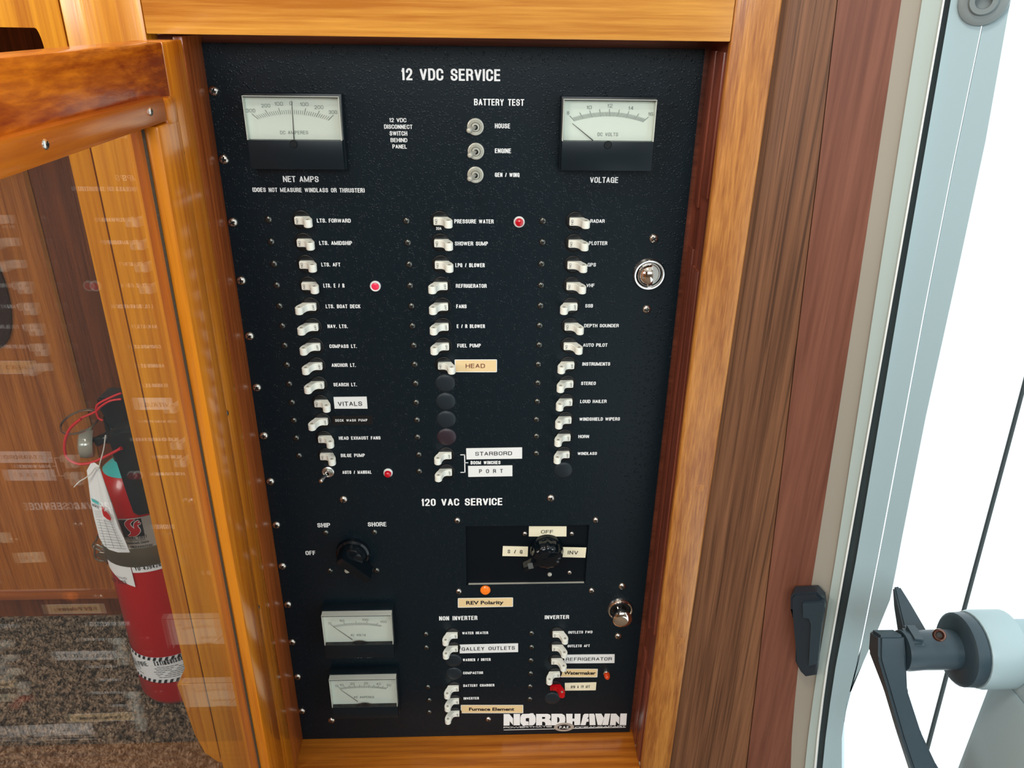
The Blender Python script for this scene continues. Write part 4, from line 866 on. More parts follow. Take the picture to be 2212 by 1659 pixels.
# ---- analogue meters
def meter(TL, TR, BR, BL, split, label, nums, name_txt, ntx, needle, pivot, ticks, nt, major, ac=False):
    D = 0.0175; DD = 0.0125
    x0 = (P(*TL, D)[0] + P(*BL, D)[0]) / 2; x1 = (P(*TR, D)[0] + P(*BR, D)[0]) / 2
    z1 = (P(*TL, D)[1] + P(*TR, D)[1]) / 2; z0 = (P(*BL, D)[1] + P(*BR, D)[1]) / 2
    zs = P((TL[0] + TR[0]) / 2, split, DD)[1]
    o = link('analog_meter', fin(box_bm(x0 - 0.0010, x1 + 0.0010, -0.0105, 0.0001, z0 - 0.001, z1 + 0.0012, 0.0006), 'analog_meter', 'meterblack', True), pan, label)
    box('lower_cover', 'meterblack', x0, x1, -D, -0.004, z0, zs, 0.0005, o)
    # clear cover: side and top walls painted pale for refracted light, front pane
    t = 0.0012
    bm = bmesh.new(); box_bm(x0, x1, -D, -0.0104, z1 - t, z1, bm=bm); box_bm(x0, x0 + t * 0.7, -D, -0.0104, zs, z1 - t, bm=bm); box_bm(x1 - t * 0.7, x1, -D, -0.0104, zs, z1 - t, bm=bm); box_bm(x0 + t * 0.4, x1 - t * 0.4, -D - 0.00025, -D, z1 - t * 0.95, z1 - t * 0.5, bm=bm, mi=1)
    link('clear_cover', fin(bm, 'clear_cover', ['acrylic', 'meterblack']), o)
    box('front_window', 'lens', x0 + t * 0.5, x1 - t * 0.5, -D, -D + 0.0006, zs, z1 - t * 0.5, 0, o)
    box('dial', 'dial', x0 + t * 0.7, x1 - t * 0.7, -DD, -DD + 0.001, zs - 0.001, z1 - t, 0, o)
    def dp(px, py): return P(px, py, DD)
    bm = bmesh.new(); vsf = []
    def bar(a, b, w, yo=0.0003):
        a = Vector(a); b = Vector(b); n = Vector((-(b - a).y, (b - a).x)).normalized() * w / 2
        bm.faces.new([bm.verts.new((p.x, -DD - yo, p.y)) for p in (a - n, b - n, b + n, a + n)])
    (lo, li, ro, ri, co, ci) = [Vector(dp(*q)) for q in ticks]
    for k in range(nt):
        s = 2 * k / (nt - 1) - 1
        # quadratic through left, centre, right for inner and outer ends
        def qd(a, c, b): return a * (s * (s - 1) / 2) + c * (1 - s * s) + b * (s * (s + 1) / 2)
        i_, o_ = qd(li, ci, ri), qd(lo, co, ro); mj = k % major == 0
        bar(i_, i_ + (o_ - i_) * (1.0 if mj else 0.6), 0.00034 if mj else 0.00026)
    sc = fin(bm, 'scale_marks', 'dialink'); link('scale_marks', sc, o)
    vs, fs = [], []
    for s, cx, cy, w, h in nums + [name_txt]:
        a = dp(cx - w / 2, cy + h / 2); b = dp(cx + w / 2, cy + h / 2); hh = dp(cx, cy - h / 2)[1] - dp(cx, cy + h / 2)[1]
        pts, f = any_text(s, a, b, hh, 0.0, 1, 1, THIN); n0 = len(vs)
        vs += [(p[0], -DD - 0.0003 - q_, p[1]) for p, q_ in zip(pts, lay(pts))]; fs += [[i + n0 for i in q] for q in f]
    me = bpy.data.meshes.new('dial_lettering'); me.from_pydata(vs, [], fs); me.materials.append(M['dialink']); me.update(); link('dial_lettering', me, o)
    bm = bmesh.new(); a = Vector(P(*needle[0], DD + 0.0015)); b = Vector(P(*needle[1], DD + 0.0015)); n = Vector((-(b - a).y, (b - a).x)).normalized()
    bm.faces.new([bm.verts.new((p.x, -DD - 0.0015, p.y)) for p in (a - n * 0.00018, b - n * 0.00035, b + n * 0.00035, a + n * 0.00018)])
    link('needle', fin(bm, 'needle', 'ink'), o)
    pc = P(*pivot, D)
    if ac:
        bm = bmesh.new(); cx, cz = (P(*pivot, DD + 0.002)); vs = [bm.verts.new((cx + 0.0088 * math.cos(t), -DD - 0.002, zs - 0.001 + 0.0042 * math.sin(t))) for t in np.linspace(0, math.pi, 16)]
        bm.faces.new(vs); link('pivot_cover', fin(bm, 'pivot_cover', 'ink'), o)
    else:
        bm = lathe_bm([(0, 0.0002), (0.0026, 0.0002), (0.0029, 0.0006), (0.0032, 0.0)], 24); box_bm(-0.0024, 0.0024, -0.0006, 0, -0.0003, 0.0003, bm=bm)
        link('zero_screw', fin(bm, 'zero_screw', 'black', True), o, loc=(pc[0], -D, pc[1]), rot=(0, 0.7, 0))
    return o
meter((523, 207), (733.5, 208), (742, 366), (541, 366), 301, 'white-faced meter lettered DC AMPERES at the upper left',
      [('300', 542.3, 238.8, 19, 7.6), ('200', 574.7, 228.1, 19, 7.6), ('100', 602.6, 224.3, 18, 7.6), ('0', 629, 223, 6, 7.6), ('100', 657.8, 225.2, 18, 7.6), ('200', 689.4, 231.4, 19, 7.6), ('300', 719.5, 242, 18, 7.6)],
      ('DC AMPERES', 636, 286, 60, 7.2), None, ((630, 218), (635, 301)), (634.5, 311), [(544.3, 245.8), (558.3, 257.2), (720.3, 248.4), (708.9, 259.8), (631, 231.5), (632, 246.5)], 37, 6)
meter((1217.5, 213.7), (1419, 216), (1407, 370), (1211.7, 367.9), 303.5, 'white-faced meter lettered DC VOLTS at the upper right',
      [('8', 1227, 244, 5, 7.6), ('10', 1272.4, 231.9, 11, 7.6), ('12', 1317.3, 228.4, 11, 7.6), ('14', 1362.7, 233.3, 11, 7.6), ('16', 1405, 246.3, 11, 7.6)],
      ('DC VOLTS', 1312.6, 290, 44, 7.4), None, ((1236.3, 266.6), (1281, 303.4)), (1313, 313), [(1230.5, 249.8), (1241, 261.7), (1400.6, 252.7), (1388, 263.7), (1316.4, 235.4), (1316, 251.3)], 65, 8)
meter((695.5, 1331), (846.5, 1328), (850.5, 1421), (702.5, 1422), 1386, 'white-faced meter lettered AC VOLTS, upper of the lower-left pair',
      [('0', 712.5, 1346, 5, 4.6), ('50', 738.9, 1340.5, 9, 4.6), ('100', 789, 1338.4, 13, 4.6), ('150', 828.4, 1342.9, 13, 4.6)],
      ('AC VOLTS', 774, 1371.3, 32, 4.6), None, ((720.2, 1354), (761, 1382)), (776, 1385), [(715, 1348.9), (724, 1354.8), (827, 1348), (821.5, 1353.5), (775, 1341), (775, 1350)], 46, 10, True)
meter((711, 1469), (856.5, 1466), (859, 1551), (719, 1552.5), 1520, 'white-faced meter lettered AC AMPERES, lower of the lower-left pair',
      [('0', 727.6, 1481.2, 5, 4.4), ('10', 738, 1479.3, 8, 4.4), ('20', 761.3, 1477, 9, 4.4), ('30', 790.6, 1476, 9, 4.4), ('40', 818, 1477, 9, 4.4), ('50', 840.2, 1479.9, 9, 4.4)],
      ('AC AMPERES', 786.4, 1505.5, 43, 4.4), None, ((735, 1489.6), (773, 1516)), (787.5, 1517), [(730, 1483), (738, 1489), (838, 1483), (832, 1488.5), (787, 1478), (787, 1485.5)], 51, 5, True)

# ---- rotary selectors
x_, z_ = P(763, 1192)
s1 = link('rotary_switch', fin(lathe_bm([(0, 0.006), (0.0150, 0.006), (0.0168, 0.0045), (0.0175, 0.0)], 44), 'rotary_switch', 'gloss', True), pan, 'black bar-handled rotary switch under SHIP and SHORE', loc=(x_, 0, z_))
link('knob_dome', fin(lathe_bm([(0, 0.0165), (0.006, 0.0160), (0.0115, 0.0138), (0.0138, 0.0100), (0.0142, 0.006)], 40), 'knob_dome', 'gloss', True), s1, loc=(x_, 0, z_))
def handle_bar(parent, cx, cz, ang, L0, L1, w0, w1, h0, h1, taper=0.8):
    d = Vector((math.cos(ang), 0, math.sin(ang))); n = Vector((-d.z, 0, d.x)); c_ = Vector((cx, 0, cz)); bm = bmesh.new()
    prof_ = [(-L0, w0 * 0.9, h0), (-L0 * 0.5, w0, h0), (0, w0, (h0 + h1) / 2), (L1 * 0.5, (w0 + w1) / 2, h1), (L1 * 0.92, w1, h1), (L1, w1 * 0.6, h1 * 0.97)]
    rings = []
    for s, w, h in prof_:
        p = c_ + d * s; rings.append([bm.verts.new(p + n * (-w / 2) + Vector((0, -0.006, 0))), bm.verts.new(p + n * (w / 2) + Vector((0, -0.006, 0))), bm.verts.new(p + n * (w / 2 * taper) + Vector((0, -h, 0))), bm.verts.new(p - n * (w / 2 * taper) + Vector((0, -h, 0)))])
    bm.faces.new(rings[0]); bm.faces.new(list(reversed(rings[-1])))
    for a, b in zip(rings, rings[1:]):
        for k in range(4): bm.faces.new((a[k], a[(k + 1) % 4], b[(k + 1) % 4], b[k]))
    bmesh.ops.recalc_face_normals(bm, faces=bm.faces[:]); bmesh.ops.bevel(bm, geom=bm.edges[:], offset=0.0006, segments=2, affect='EDGES')
    return link('grip_bar', fin(bm, 'grip_bar', 'gloss', True), parent)
handle_bar(s1, x_, z_, math.radians(-45), 0.0140, 0.0262, 0.0112, 0.0095, 0.0265, 0.0255)
put(fin(lathe_bm([(0, 0.0012), (0.0013, 0.0012), (0.0024, 0.0010), (0.0028, 0.0004), (0.003, 0)], 20), 'index_dot', 'nickelw', True), 750, 1233, 'index_dot')
x_, z_ = P(1181, 1187)
s2 = link('rotary_switch', fin(lathe_bm([(0, 0.004), (0.0165, 0.004), (0.0172, 0.003), (0.0175, -0.0026)], 44), 'rotary_switch', 'gloss', True), pan, 'round black pointer-knob rotary switch beside S / G and INV', loc=(x_, 0, z_))
bm = bmesh.new(); n = 72; rr = []
for h, r in ((0.003, 0.0158), (0.009, 0.0155), (0.0125, 0.0148), (0.0150, 0.0125), (0.0160, 0.008)):
    rr.append([bm.verts.new(((r + 0.0005 * math.cos(12 * 2 * math.pi * k / n)) * math.cos(2 * math.pi * k / n), -h, (r + 0.0005 * math.cos(12 * 2 * math.pi * k / n)) * math.sin(2 * math.pi * k / n))) for k in range(n)])
for a, b in zip(rr, rr[1:]):
    for k in range(n): bm.faces.new((a[k], a[(k + 1) % n], b[(k + 1) % n], b[k]))
bm.faces.new(rr[-1])
link('fluted_knob', fin(bm, 'fluted_knob', 'gloss', True, 60), s2, loc=(x_, 0, z_))
gb = handle_bar(s2, x_, z_, math.radians(-147), 0.0165, 0.0295, 0.0092, 0.0085, 0.0195, 0.0150, 0.6)
a = P(1146, 1222, 0.0165); me = fin(box_bm(-0.0026, 0.0026, -0.0004, 0.0004, -0.0034, 0.0034, 0), 'pointer_sticker', 'stickergrey')
link('pointer_sticker', me, s2, 'small grey sticker on the pointer', loc=(a[0], -0.0168, a[1]), rot=(0, math.radians(-12), 0))
put(fin(lathe_bm([(0, 0.002), (0.0012, 0.002), (0.0021, 0.0016), (0.0024, 0.0004)], 20), 'index_dot', 'nickelw', True), 1187, 1237, 'index_dot', out=0.002)

# ---- chrome push latches
x_, z_ = P(1401.5, 592)
bez = [(0.0111, -0.0005), (0.0112, 0.0022), (0.0119, 0.0034), (0.0131, 0.0034), (0.0143, 0.0018), (0.0147, 0.0)]
l1 = link('push_latch', fin(lathe_bm(bez, 44), 'push_latch', 'chrome', True), pan, 'round chrome push latch with flush dome, between the two right-hand screws', loc=(x_, 0, z_))
bm = lathe_bm([(0, 0.0098), (0.0033, 0.0094), (0.0065, 0.0080), (0.0092, 0.0056), (0.0106, 0.0024), (0.0109, 0.0)], 44)
geo = bm.verts[:] + bm.edges[:] + bm.faces[:]
bmesh.ops.bisect_plane(bm, geom=geo, plane_co=(0.0018, 0, 0), plane_no=(1, 0, 0.06), clear_outer=True)
link('latch_dome', fin(bm, 'latch_dome', 'chrome', True), l1, loc=(x_, 0, z_))
link('recess_face', fin(lathe_bm([(0, 0.0010), (0.0086, 0.0010), (0.0094, 0.0002), (0.0102, 0.0002)], 44), 'recess_face', 'nickel', True), l1, loc=(x_, 0, z_))
bm = bmesh.new(); pl = [(0.0018, -0.0092), (0.0018, 0.0092)] ; vs = [bm.verts.new((0.0018 - 0.06 * q * 1.0, -h, q)) for q, h in [(-0.0105, 0.001), (-0.0092, 0.0052), (-0.0064, 0.0078), (-0.003, 0.0092), (0, 0.0095), (0.003, 0.0092), (0.0064, 0.0078), (0.0092, 0.0052), (0.0105, 0.001)]]
bm.faces.new(vs); link('cut_face', fin(bm, 'cut_face', 'nickel'), l1, loc=(x_, 0, z_))
x_, z_ = P(1338.9, 1315)
l2 = link('push_latch', fin(lathe_bm([(r * 0.98, h * 1.1) for r, h in bez], 44), 'push_latch', 'chrome', True), pan, 'chrome push latch with its knob standing out, near the lower right corner', loc=(x_, 0, z_))
link('latch_socket', fin(lathe_bm([(0, 0.0004), (0.0104, 0.0004)], 30), 'latch_socket', 'ring'), l2, loc=(x_, 0, z_))
link('latch_knob', fin(lathe_bm([(0, 0.0200), (0.005, 0.0197), (0.0085, 0.0188), (0.0103, 0.0172), (0.0106, 0.0158), (0.0096, 0.0140), (0.0072, 0.0100), (0.0070, 0.006), (0.0080, 0.0)], 44), 'latch_knob', 'chrome', True), l2, loc=(x_, 0, z_))

# ---- wood screws holding the glazing bead
SC_D = screw_mesh('bead_screw', 0.0026, 0.0012, 'steel')
for q, xw in (((325, 241), -0.1395), ((98, 312), -0.1395), ((394, 330), -0.145), ((490, 893), -0.145), ((558, 1313), -0.145)):
    p_ = U(*q, 0, xw); link('bead_screw', SC_D, dr_, loc=tuple(p_), rot=(0, 0, math.pi / 2))

# ------------------------------------------------------------------ FIRE EXTINGUISHER in the niche
AX, AY, RE = -0.3625, 0.180, 0.054
ZEB = z(-0.700)
ext = thing('fire_extinguisher', 'red dry-powder fire extinguisher hanging in the niche behind the open glass door', 'fire extinguisher', (AX, AY, ZEB))
def cyl(px, py, r=RE):
    d = ray(px, py); ox, oy = CP[0] - AX, CP[1] - AY
    a = d[0] ** 2 + d[1] ** 2; b = 2 * (ox * d[0] + oy * d[1]); c = ox * ox + oy * oy - r * r; D = b * b - 4 * a * c
    if D < 0: t = -b / (2 * a)
    else: t = (-b - math.sqrt(D)) / (2 * a)
    q = CP + d * t; return math.atan2(q[1] - AY, q[0] - AX), q[2]
def vlathe(prof, seg=40, name='body', m='red', c=(AX, AY), parent=ext):
    bm = bmesh.new(); rings = []
    for r, h in prof:
        if r < 1e-6: rings.append([bm.verts.new((c[0], c[1], h))])
        else: rings.append([bm.verts.new((c[0] + r * math.cos(6.28318 * k / seg), c[1] + r * math.sin(6.28318 * k / seg), h)) for k in range(seg)])
    for a, b in zip(rings, rings[1:]):
        for k in range(seg):
            k2 = (k + 1) % seg
            if len(a) == 1: bm.faces.new((a[0], b[k], b[k2]))
            elif len(b) == 1: bm.faces.new((a[k], a[k2], b[0]))
            else: bm.faces.new((a[k], a[k2], b[k2], b[k]))
    return link(name, fin(bm, name, m, True, 50), parent)
zs_ = cyl(262, 1080)[1]                                # height where the shoulder starts
ZS = z(-0.405)
vlathe([(0, ZEB), (0.040, ZEB), (0.050, ZEB + 0.004), (RE, ZEB + 0.014), (RE, ZS), (0.0528, ZS + 0.016), (0.0495, ZS + 0.033), (0.043, ZS + 0.049), (0.034, ZS + 0.062), (0.024, ZS + 0.070), (0.019, ZS + 0.073), (0.019, ZS + 0.078)], name='cylinder')
vlathe([(0.0215, ZS + 0.070), (0.0215, ZS + 0.080), (0.017, ZS + 0.082), (0.015, ZS + 0.115), (0.017, ZS + 0.120), (0.0, ZS + 0.122)], 24, 'valve', 'black')
def patch(name, m, a0, a1, z0, z1, r=RE + 0.0006, n=16, parent=ext, zf=None, label=None):
    bm = bmesh.new(); rows = []
    for k in range(n + 1):
        a = a0 + (a1 - a0) * k / n; rows.append([bm.verts.new((AX + r * math.cos(a), AY + r * math.sin(a), zz)) for zz in (z0, z1)])
    for p, q in zip(rows, rows[1:]): bm.faces.new((p[0], q[0], q[1], p[1]))
    return link(name, fin(bm, name, m, True), parent, label)
def ctext(s, pl, pr, y0, y1, parent, m='ink', r=RE + 0.0010, bold=0.02, sw=1.2, mid=None):
    aL, zL = cyl(*pl); aR, zR = cyl(*pr); h = (cyl((pl[0] + pr[0]) / 2, y0)[1] - cyl((pl[0] + pr[0]) / 2, y1)[1])
    pts, f = any_text(s, (aL * r, zL), (aR * r, zR), h, bold, sw, 1, dict(t=.15, th=.12, gap=.14, word=.4)); a = pts[:, 0] / r
    zz = pts[:, 1]
    return link('lettering', add_text_mesh(np.c_[AX + (r + lay(pts)) * np.cos(a), AY + (r + lay(pts)) * np.sin(a), zz], f, 'lettering', m), parent)
deg = math.radians
A0, A1 = deg(-175), deg(-10)
zt = lambda py, px=300: cyl(px, py)[1]
lab = patch('maker_label', 'silverlabel', deg(-150), A1, zt(1204), zt(1117), n=24, label='silver maker label with a red and black emblem')
# emblem: black square with a red S flame
a0, z0 = cyl(264, 1155); a1, _ = cyl(313, 1155)
patch('emblem_square', 'ink', a0, a1, zt(1159, 290), zt(1121, 290), r=RE + 0.0009, n=8, parent=lab)
def cbez(pts, name, m, r, parent):
    cu = [[cyl(*p)[0] * 1.0, cyl(*p)[1]] for p in pts]; bm = bmesh.new(); vs = [bm.verts.new((AX + r * math.cos(a), AY + r * math.sin(a), zz)) for a, zz in cu]
    f = bm.faces.new(vs); bmesh.ops.triangulate(bm, faces=[f]); return link(name, fin(bm, name, m), parent)
E1 = [(279, 1156), (285, 1149), (282, 1142), (274, 1135), (273, 1128), (279, 1122), (286, 1121), (283, 1126), (284, 1131), (291, 1138), (294, 1146), (290, 1153), (283, 1157)]
E2 = [(286, 1156), (294, 1152), (297, 1144), (292, 1136), (291, 1130), (296, 1124), (298, 1130), (301, 1128), (301, 1134), (299, 1138), (302, 1146), (297, 1153)]
def ribbon(path, ws, name, m, r, parent):
    p = np.array([cyl(*q) for q in spline([(x, 0, y) for x, y in path], 6) and [(v.x, v.z) for v in spline([(x, 0, y) for x, y in path], 6)]]); p[:, 0] *= r
    d = np.gradient(p, axis=0); d /= np.linalg.norm(d, axis=1)[:, None]; n = np.c_[-d[:, 1], d[:, 0]]; w = np.interp(np.linspace(0, 1, len(p)), np.linspace(0, 1, len(ws)), ws)[:, None] / 2
    bm = bmesh.new(); A = p + n * w; B = p - n * w
    f = lambda q: bm.verts.new((AX + r * math.cos(q[0] / r), AY + r * math.sin(q[0] / r), q[1]))
    va = [f(q) for q in A]; vb = [f(q) for q in B]
    for i in range(len(p) - 1): bm.faces.new((va[i], va[i + 1], vb[i + 1], vb[i]))
    return link(name, fin(bm, name, m), parent)
for pth, ws in (([(291, 1121), (281, 1124), (276, 1131), (281, 1139), (288, 1146), (286, 1153), (278, 1157)], (.001, .0045, .0062, .0060, .0062, .004, .001)), ([(300, 1123), (294, 1129), (294, 1137), (298, 1145), (293, 1153), (286, 1157)], (.001, .0035, .0045, .0055, .0045, .001)), ([(294, 1131), (300, 1130), (303, 1127)], (.001, .003, .0005))):
    ribbon(pth, [w + .0014 for w in ws], 'emblem_outline', 'tapew', RE + 0.0011, lab); ribbon(pth, ws, 'emblem_flame', 'logored', RE + 0.0014, lab)
ctext('STRIKE FIRST', (272, 1164.5), (318, 1160), 1158, 1164, lab, bold=0.03)
ctext('CORPORATION', (276, 1168.5), (314, 1165), 1165, 1168, lab)
ctext('Scarborough, Ontario', (275, 1174.5), (322, 1170), 1169, 1174, lab)
ctext("UNDERWRITERS'", (283, 1183), (331, 1178), 1177, 1182, lab, bold=0.03)
ctext('LABORATORIES', (285, 1189), (331, 1184), 1183, 1188, lab, bold=0.03)
ctext('OF CANADA', (292, 1194.5), (322, 1191), 1189.5, 1194, lab, bold=0.03)
bandt = vlathe([(RE - 0.001, zt(1223)), (RE + 0.0022, zt(1223)), (RE + 0.0026, zt(1221)), (RE + 0.0026, zt(1186)), (RE + 0.0022, zt(1184)), (RE - 0.001, zt(1184))], name='clamp_band', m='band')
num = patch('serial_label', 'paper', cyl(288, 1236)[0], A1, zt(1236), zt(1216), r=RE + 0.0012, n=14, label='white serial number label')
ctext('YU-439426', (293, 1231), (348, 1221), 1219, 1228, num, bold=0.03, r=RE + 0.0016)
# folded service sticker
aa = np.linspace(cyl(243, 1235)[0], cyl(288, 1240)[0], 12); bm = bmesh.new(); rows = []
for a_ in aa:
    t_ = (a_ - aa[0]) / (aa[-1] - aa[0]); zl_ = float(np.interp(t_, [0, .5, 1], [zt(1240), zt(1257), zt(1266)]))
    rows.append([bm.verts.new((AX + (RE + 0.002) * math.cos(a_), AY + (RE + 0.002) * math.sin(a_), zz)) for zz in (zl_, zt(1222))])
for p_, q_ in zip(rows, rows[1:]): bm.faces.new((p_[0], q_[0], q_[1], p_[1]))
stk = link('service_sticker', fin(bm, 'service_sticker', 'paper'), ext)
ctext('2022 2023', (246, 1250), (277, 1259), 1247, 1254, stk, r=RE + 0.0028, bold=0.03)
ctext('S O N D', (250, 1242), (277, 1249), 1240, 1244, stk, r=RE + 0.0028)
# bottom label with hazard stripes
bl = patch('warning_label', 'paper', deg(-178), A1, zt(1474, 340), zt(1420, 340), n=30, label='white warning label with black hazard stripes')
bm = bmesh.new()
for zlo, zhi in ((zt(1427, 340), zt(1420, 340)), (zt(1474, 340), zt(1467, 340))):
    for k in range(22):
        a = deg(-178) + k * deg(8); r = RE + 0.0010; q = [(a, zlo), (a + deg(4), zlo), (a + deg(6.5), zhi), (a + deg(2.5), zhi)]
        bm.faces.new([bm.verts.new((AX + r * math.cos(t), AY + r * math.sin(t), zz)) for t, zz in q])
link('hazard_stripes', fin(bm, 'hazard_stripes', 'ink'), bl)
ctext('FULL FIRE', (288, 1429), (322, 1437.5), 1427, 1435, bl, bold=0.04)
ctext('EXTINGUISHER', (335, 1437), (402, 1420), 1424, 1434, bl, bold=0.04)
bm = bmesh.new()
for k in range(7):                                     # fine print as thin printed lines
    for a0_, a1_, dz in ((-100 + 2 * (k % 3), -42 - 3 * (k % 2), 0), (-150, -118 - 4 * (k % 3), 0.001)):
        r = RE + 0.0010; n = 10; zc = zt(1441 + k * 3.6, 340) + dz
        for j in range(n):
            if (j * 7 + k) % 6 == 0: continue
            t0 = deg(a0_ + (a1_ - a0_) * j / n); t1 = deg(a0_ + (a1_ - a0_) * (j + 0.86) / n)
            bm.faces.new([bm.verts.new((AX + r * math.cos(t), AY + r * math.sin(t), zz)) for t, zz in ((t0, zc), (t1, zc), (t1, zc + 0.0008), (t0, zc + 0.0008))])
link('fine_print', fin(bm, 'fine_print', 'ink'), bl)
# teal sticker at the neck
def shoulder_r(zz):
    pr_ = [(0.019, ZS + 0.073), (0.024, ZS + 0.070), (0.034, ZS + 0.062), (0.043, ZS + 0.049), (0.0495, ZS + 0.033), (0.0528, ZS + 0.016), (RE, ZS)]
    return float(np.interp(-zz, [-p[1] for p in pr_], [p[0] for p in pr_]))
bm = bmesh.new(); rows = []
for a in np.linspace(deg(-165), deg(-25), 14):
    rows.append([bm.verts.new((AX + (shoulder_r(zz) + 0.001) * math.cos(a), AY + (shoulder_r(zz) + 0.001) * math.sin(a), zz)) for zz in np.linspace(ZS + 0.061, ZS + 0.0725, 4)])
for p, q in zip(rows, rows[1:]):
    for k in range(3): bm.faces.new((p[k], q[k], q[k + 1], p[k + 1]))
tl_ = link('neck_sticker', fin(bm, 'neck_sticker', 'teal', True), ext, 'teal sticker on the neck')
# valve head, black lever and horn
D0 = np.array([AX, AY, 0])
def ep(px, py, y=AY - 0.015): return U(px, py, 1, y)
def slab(name, m, poly, y0, th, parent=ext, bev=0.0015, label=None):
    pts = [U(px, py, 1, y0) for px, py in poly]; bm = bmesh.new()
    a = [bm.verts.new(p) for p in pts]; b = [bm.verts.new((p[0], p[1] + th, p[2])) for p in pts]
    bm.faces.new(a); bm.faces.new(list(reversed(b)))
    for i in range(len(a)): bm.faces.new((a[i], a[(i + 1) % len(a)], b[(i + 1) % len(a)], b[i]))
    bmesh.ops.recalc_face_normals(bm, faces=bm.faces[:])
    if bev: bmesh.ops.bevel(bm, geom=bm.edges[:], offset=bev, segments=2, affect='EDGES')
    return link(name, fin(bm, name, m, True, 45), parent, label)
slab('squeeze_lever', 'black', [(208, 862), (222, 860), (300, 866), (308, 915), (240, 924), (232, 915), (212, 880)], AY - 0.022, 0.030)
slab('carry_handle', 'black', [(221, 900), (240, 925), (300, 918), (312, 960), (240, 965), (228, 940)], AY - 0.016, 0.022)
slab('discharge_horn', 'black', [(226, 940), (262, 928), (322, 928), (352, 1108), (288, 1119), (272, 1075), (248, 1000)], AY - 0.066, 0.030, bev=0.004)
# pressure gauge facing left
g0 = U(203, 958, 1, AY - 0.012)
bm = lathe_bm([(0, 0.016), (0.013, 0.016), (0.0165, 0.014), (0.0175, 0.008), (0.0175, 0.003), (0.016, 0.0), (0.0, 0.0)], 30)
me = fin(bm, 'pressure_gauge', 'clear', True); o = link('pressure_gauge', me, ext, loc=tuple(g0), rot=(deg(-8), 0, deg(-72)))
bm = tube_bm([U(208, 955, 1, AY - 0.008), U(222, 948, 1, AY - 0.006), U(235, 945, 1, AY - 0.004)], [0.006, 0.006, 0.008], 14); link('gauge_stem', fin(bm, 'gauge_stem', 'black', True), ext)
# pull pin ring, edge on
rc = U(172, 911, 1, AY - 0.02); th_ = np.linspace(0, 2 * math.pi, 37)
R_ = abs(U(212, 904, 1, AY - 0.02)[0] - U(131, 917, 1, AY - 0.02)[0]) / 2
ax1 = Vector((1, 0, 0.16)).normalized(); ax2 = Vector((0, 1, 0.42)).normalized()
bm = tube_bm([Vector(rc) + ax1 * R_ * math.cos(t) + ax2 * R_ * 0.8 * math.sin(t) for t in th_], 0.0014, 8, cap=False)
bmesh.ops.remove_doubles(bm, verts=bm.verts[:], dist=1e-6)
link('pull_pin', fin(bm, 'pull_pin', 'steel', True), ext)
# red safety cord
yc = AY - 0.05
cord = [(262, 849), (240, 858), (212, 873), (208, 888), (213, 903), (222, 908)]
bm = tube_bm(spline([U(*q, 1, AY - 0.034) for q in cord]), 0.0013, 8)
tube_bm(spline([U(*q, 1, AY - 0.034) for q in ((262, 862), (238, 866), (218, 878), (205, 890), (175, 903))]), 0.0013, 8, bm=bm)
tube_bm(spline([U(*q, 1, AY - 0.070) for q in ((175, 905), (152, 925), (140, 955), (143, 985), (165, 1001), (195, 1000), (230, 985), (262, 968))]), [0.0016] * 42 + [0.0024], 8, bm=bm)
cd = link('safety_cord', fin(bm, 'safety_cord', 'cord', True), ext, 'looped red safety cord')
# wire latch of the clamp band
bm = tube_bm(spline([U(*q, 1, AY - 0.03) for q in ((212, 1156), (208, 1166), (201, 1176), (203, 1182), (228, 1194), (236, 1198), (231, 1208), (232, 1218))]), 0.0014, 8)
tube_bm(spline([U(*q, 1, AY - 0.03) for q in ((228, 1188), (212, 1178), (206, 1180), (206, 1204), (222, 1212), (234, 1206))]), 0.0016, 8, bm=bm)
link('clamp_wire', fin(bm, 'clamp_wire', 'steel', True), ext)
slab('clamp_tongue', 'steel', [(206, 1200), (214, 1192), (236, 1197), (240, 1213), (225, 1213)], AY - 0.034, 0.004, bev=0.0006)
# bracket plate on the side of the cabinet
bk = box('wall_bracket', 'black', AX + RE + 0.001, -0.2622, AY - 0.02, AY + 0.02, z(-0.60), z(-0.34), 0.0005, ext)
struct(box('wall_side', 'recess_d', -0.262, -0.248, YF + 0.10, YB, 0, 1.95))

# paper inspection tag tied to the neck
YT = AY - 0.078
tg = [(196, 1001), (204, 999), (211, 1006), (213, 1035), (222, 1058), (234, 1075), (239, 1090), (238, 1110), (242, 1120), (256, 1140), (268, 1163), (281, 1193), (255, 1193), (236, 1187), (224, 1178), (214, 1160), (203, 1115), (196, 1080), (190, 1030), (188, 1016)]
def tp(px, py, lift=0.0):
    q = U(px, py, 1, YT); c_ = math.sin((py - 1000) / 30.0) * 0.002 + ((px - 235) / 50.0) ** 2 * 0.006; return U(px, py, 1, YT + c_ - lift)
bm = bmesh.new(); a = [bm.verts.new(tp(*q)) for q in tg]; f = bm.faces.new(a); bmesh.ops.triangulate(bm, faces=[f])
bmesh.ops.solidify(bm, geom=bm.faces[:], thickness=0.0003)
t0 = thing('inspection_tag', 'crumpled white paper inspection tag hanging from the fire extinguisher neck', 'tag', tuple(U(204, 1000, 1, YT)))
link('card', fin(bm, 'card', 'paper'), t0)
bm = bmesh.new()
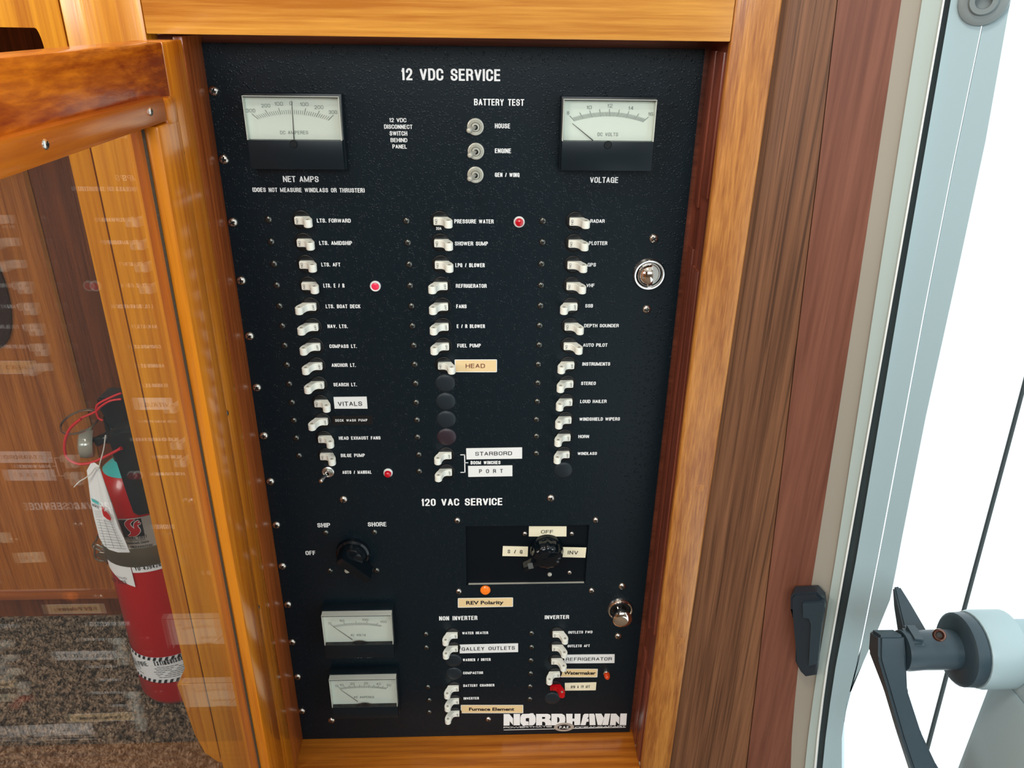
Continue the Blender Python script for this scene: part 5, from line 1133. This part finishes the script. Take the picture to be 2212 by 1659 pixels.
def seg2(p, q, w=0.00035):
    A_, B_ = Vector(tp(*p, 0.0022)), Vector(tp(*q, 0.0022)); n_2 = Vector((-(B_ - A_).z, 0, (B_ - A_).x)).normalized() * w / 2
    bm.faces.new([bm.verts.new(v) for v in (A_ - n_2, B_ - n_2, B_ + n_2, A_ + n_2)])
for k in range(11):
    t = k / 10; y_ = 1122 + t * 60; xl_ = 208 + t * 14; xr2 = 242 + t * 30
    seg2((xl_, y_), (xr2, y_ + 6 - 2 * t))
for xa, xb in ((214, 230), (225, 246), (236, 262)): seg2((xa, 1122), (xb, 1184))
for k in range(4): seg2((204 + k, 1104 + 4 * k), (218 + k, 1105 + 4 * k))
link('printed_grid', fin(bm, 'printed_grid', 'dialink'), t0)
pA, pB = tp(200, 1093, 0.002), tp(214, 1100, 0.002)
pts, f = any_text('05421', (0, 0), (1, 0), 0.42, 0.03, 1, 1); dv = np.array(pB) - np.array(pA); up_ = np.array([0, 0, 1.0])
link('lettering', add_text_mesh(np.array(pA) + np.outer(pts[:, 0], dv) + np.outer(pts[:, 1] * np.linalg.norm(dv), up_), f, 'lettering', 'ink'), t0)
bm = bmesh.new()
for bl_ in ([(219, 1093), (226, 1098), (224, 1103), (228, 1106), (225, 1111), (221, 1106), (220, 1100)], [(221, 1107), (229, 1104), (236, 1112), (240, 1120), (239, 1125), (231, 1121), (224, 1115)]):
    bm.faces.new([bm.verts.new(tp(x, y, 0.0024)) for x, y in bl_])
link('red_mark', fin(bm, 'red_mark', 'logored'), t0)
bm = bmesh.new(); bm.faces.new([bm.verts.new(tp(x, y, 0.0021)) for x, y in ((197, 1076), (213, 1086), (215, 1092), (199, 1083))]); link('blue_patch', fin(bm, 'blue_patch', 'teal'), t0)
bm = tube_bm(spline([U(*q, 1, YT - 0.001) for q in ((160, 1052), (172, 1040), (184, 1033), (197, 1022), (206, 1010), (213, 1012), (216, 1000), (224, 970), (228, 940))]), 0.0007, 6)
link('tie', fin(bm, 'tie', 'tie', True), t0)
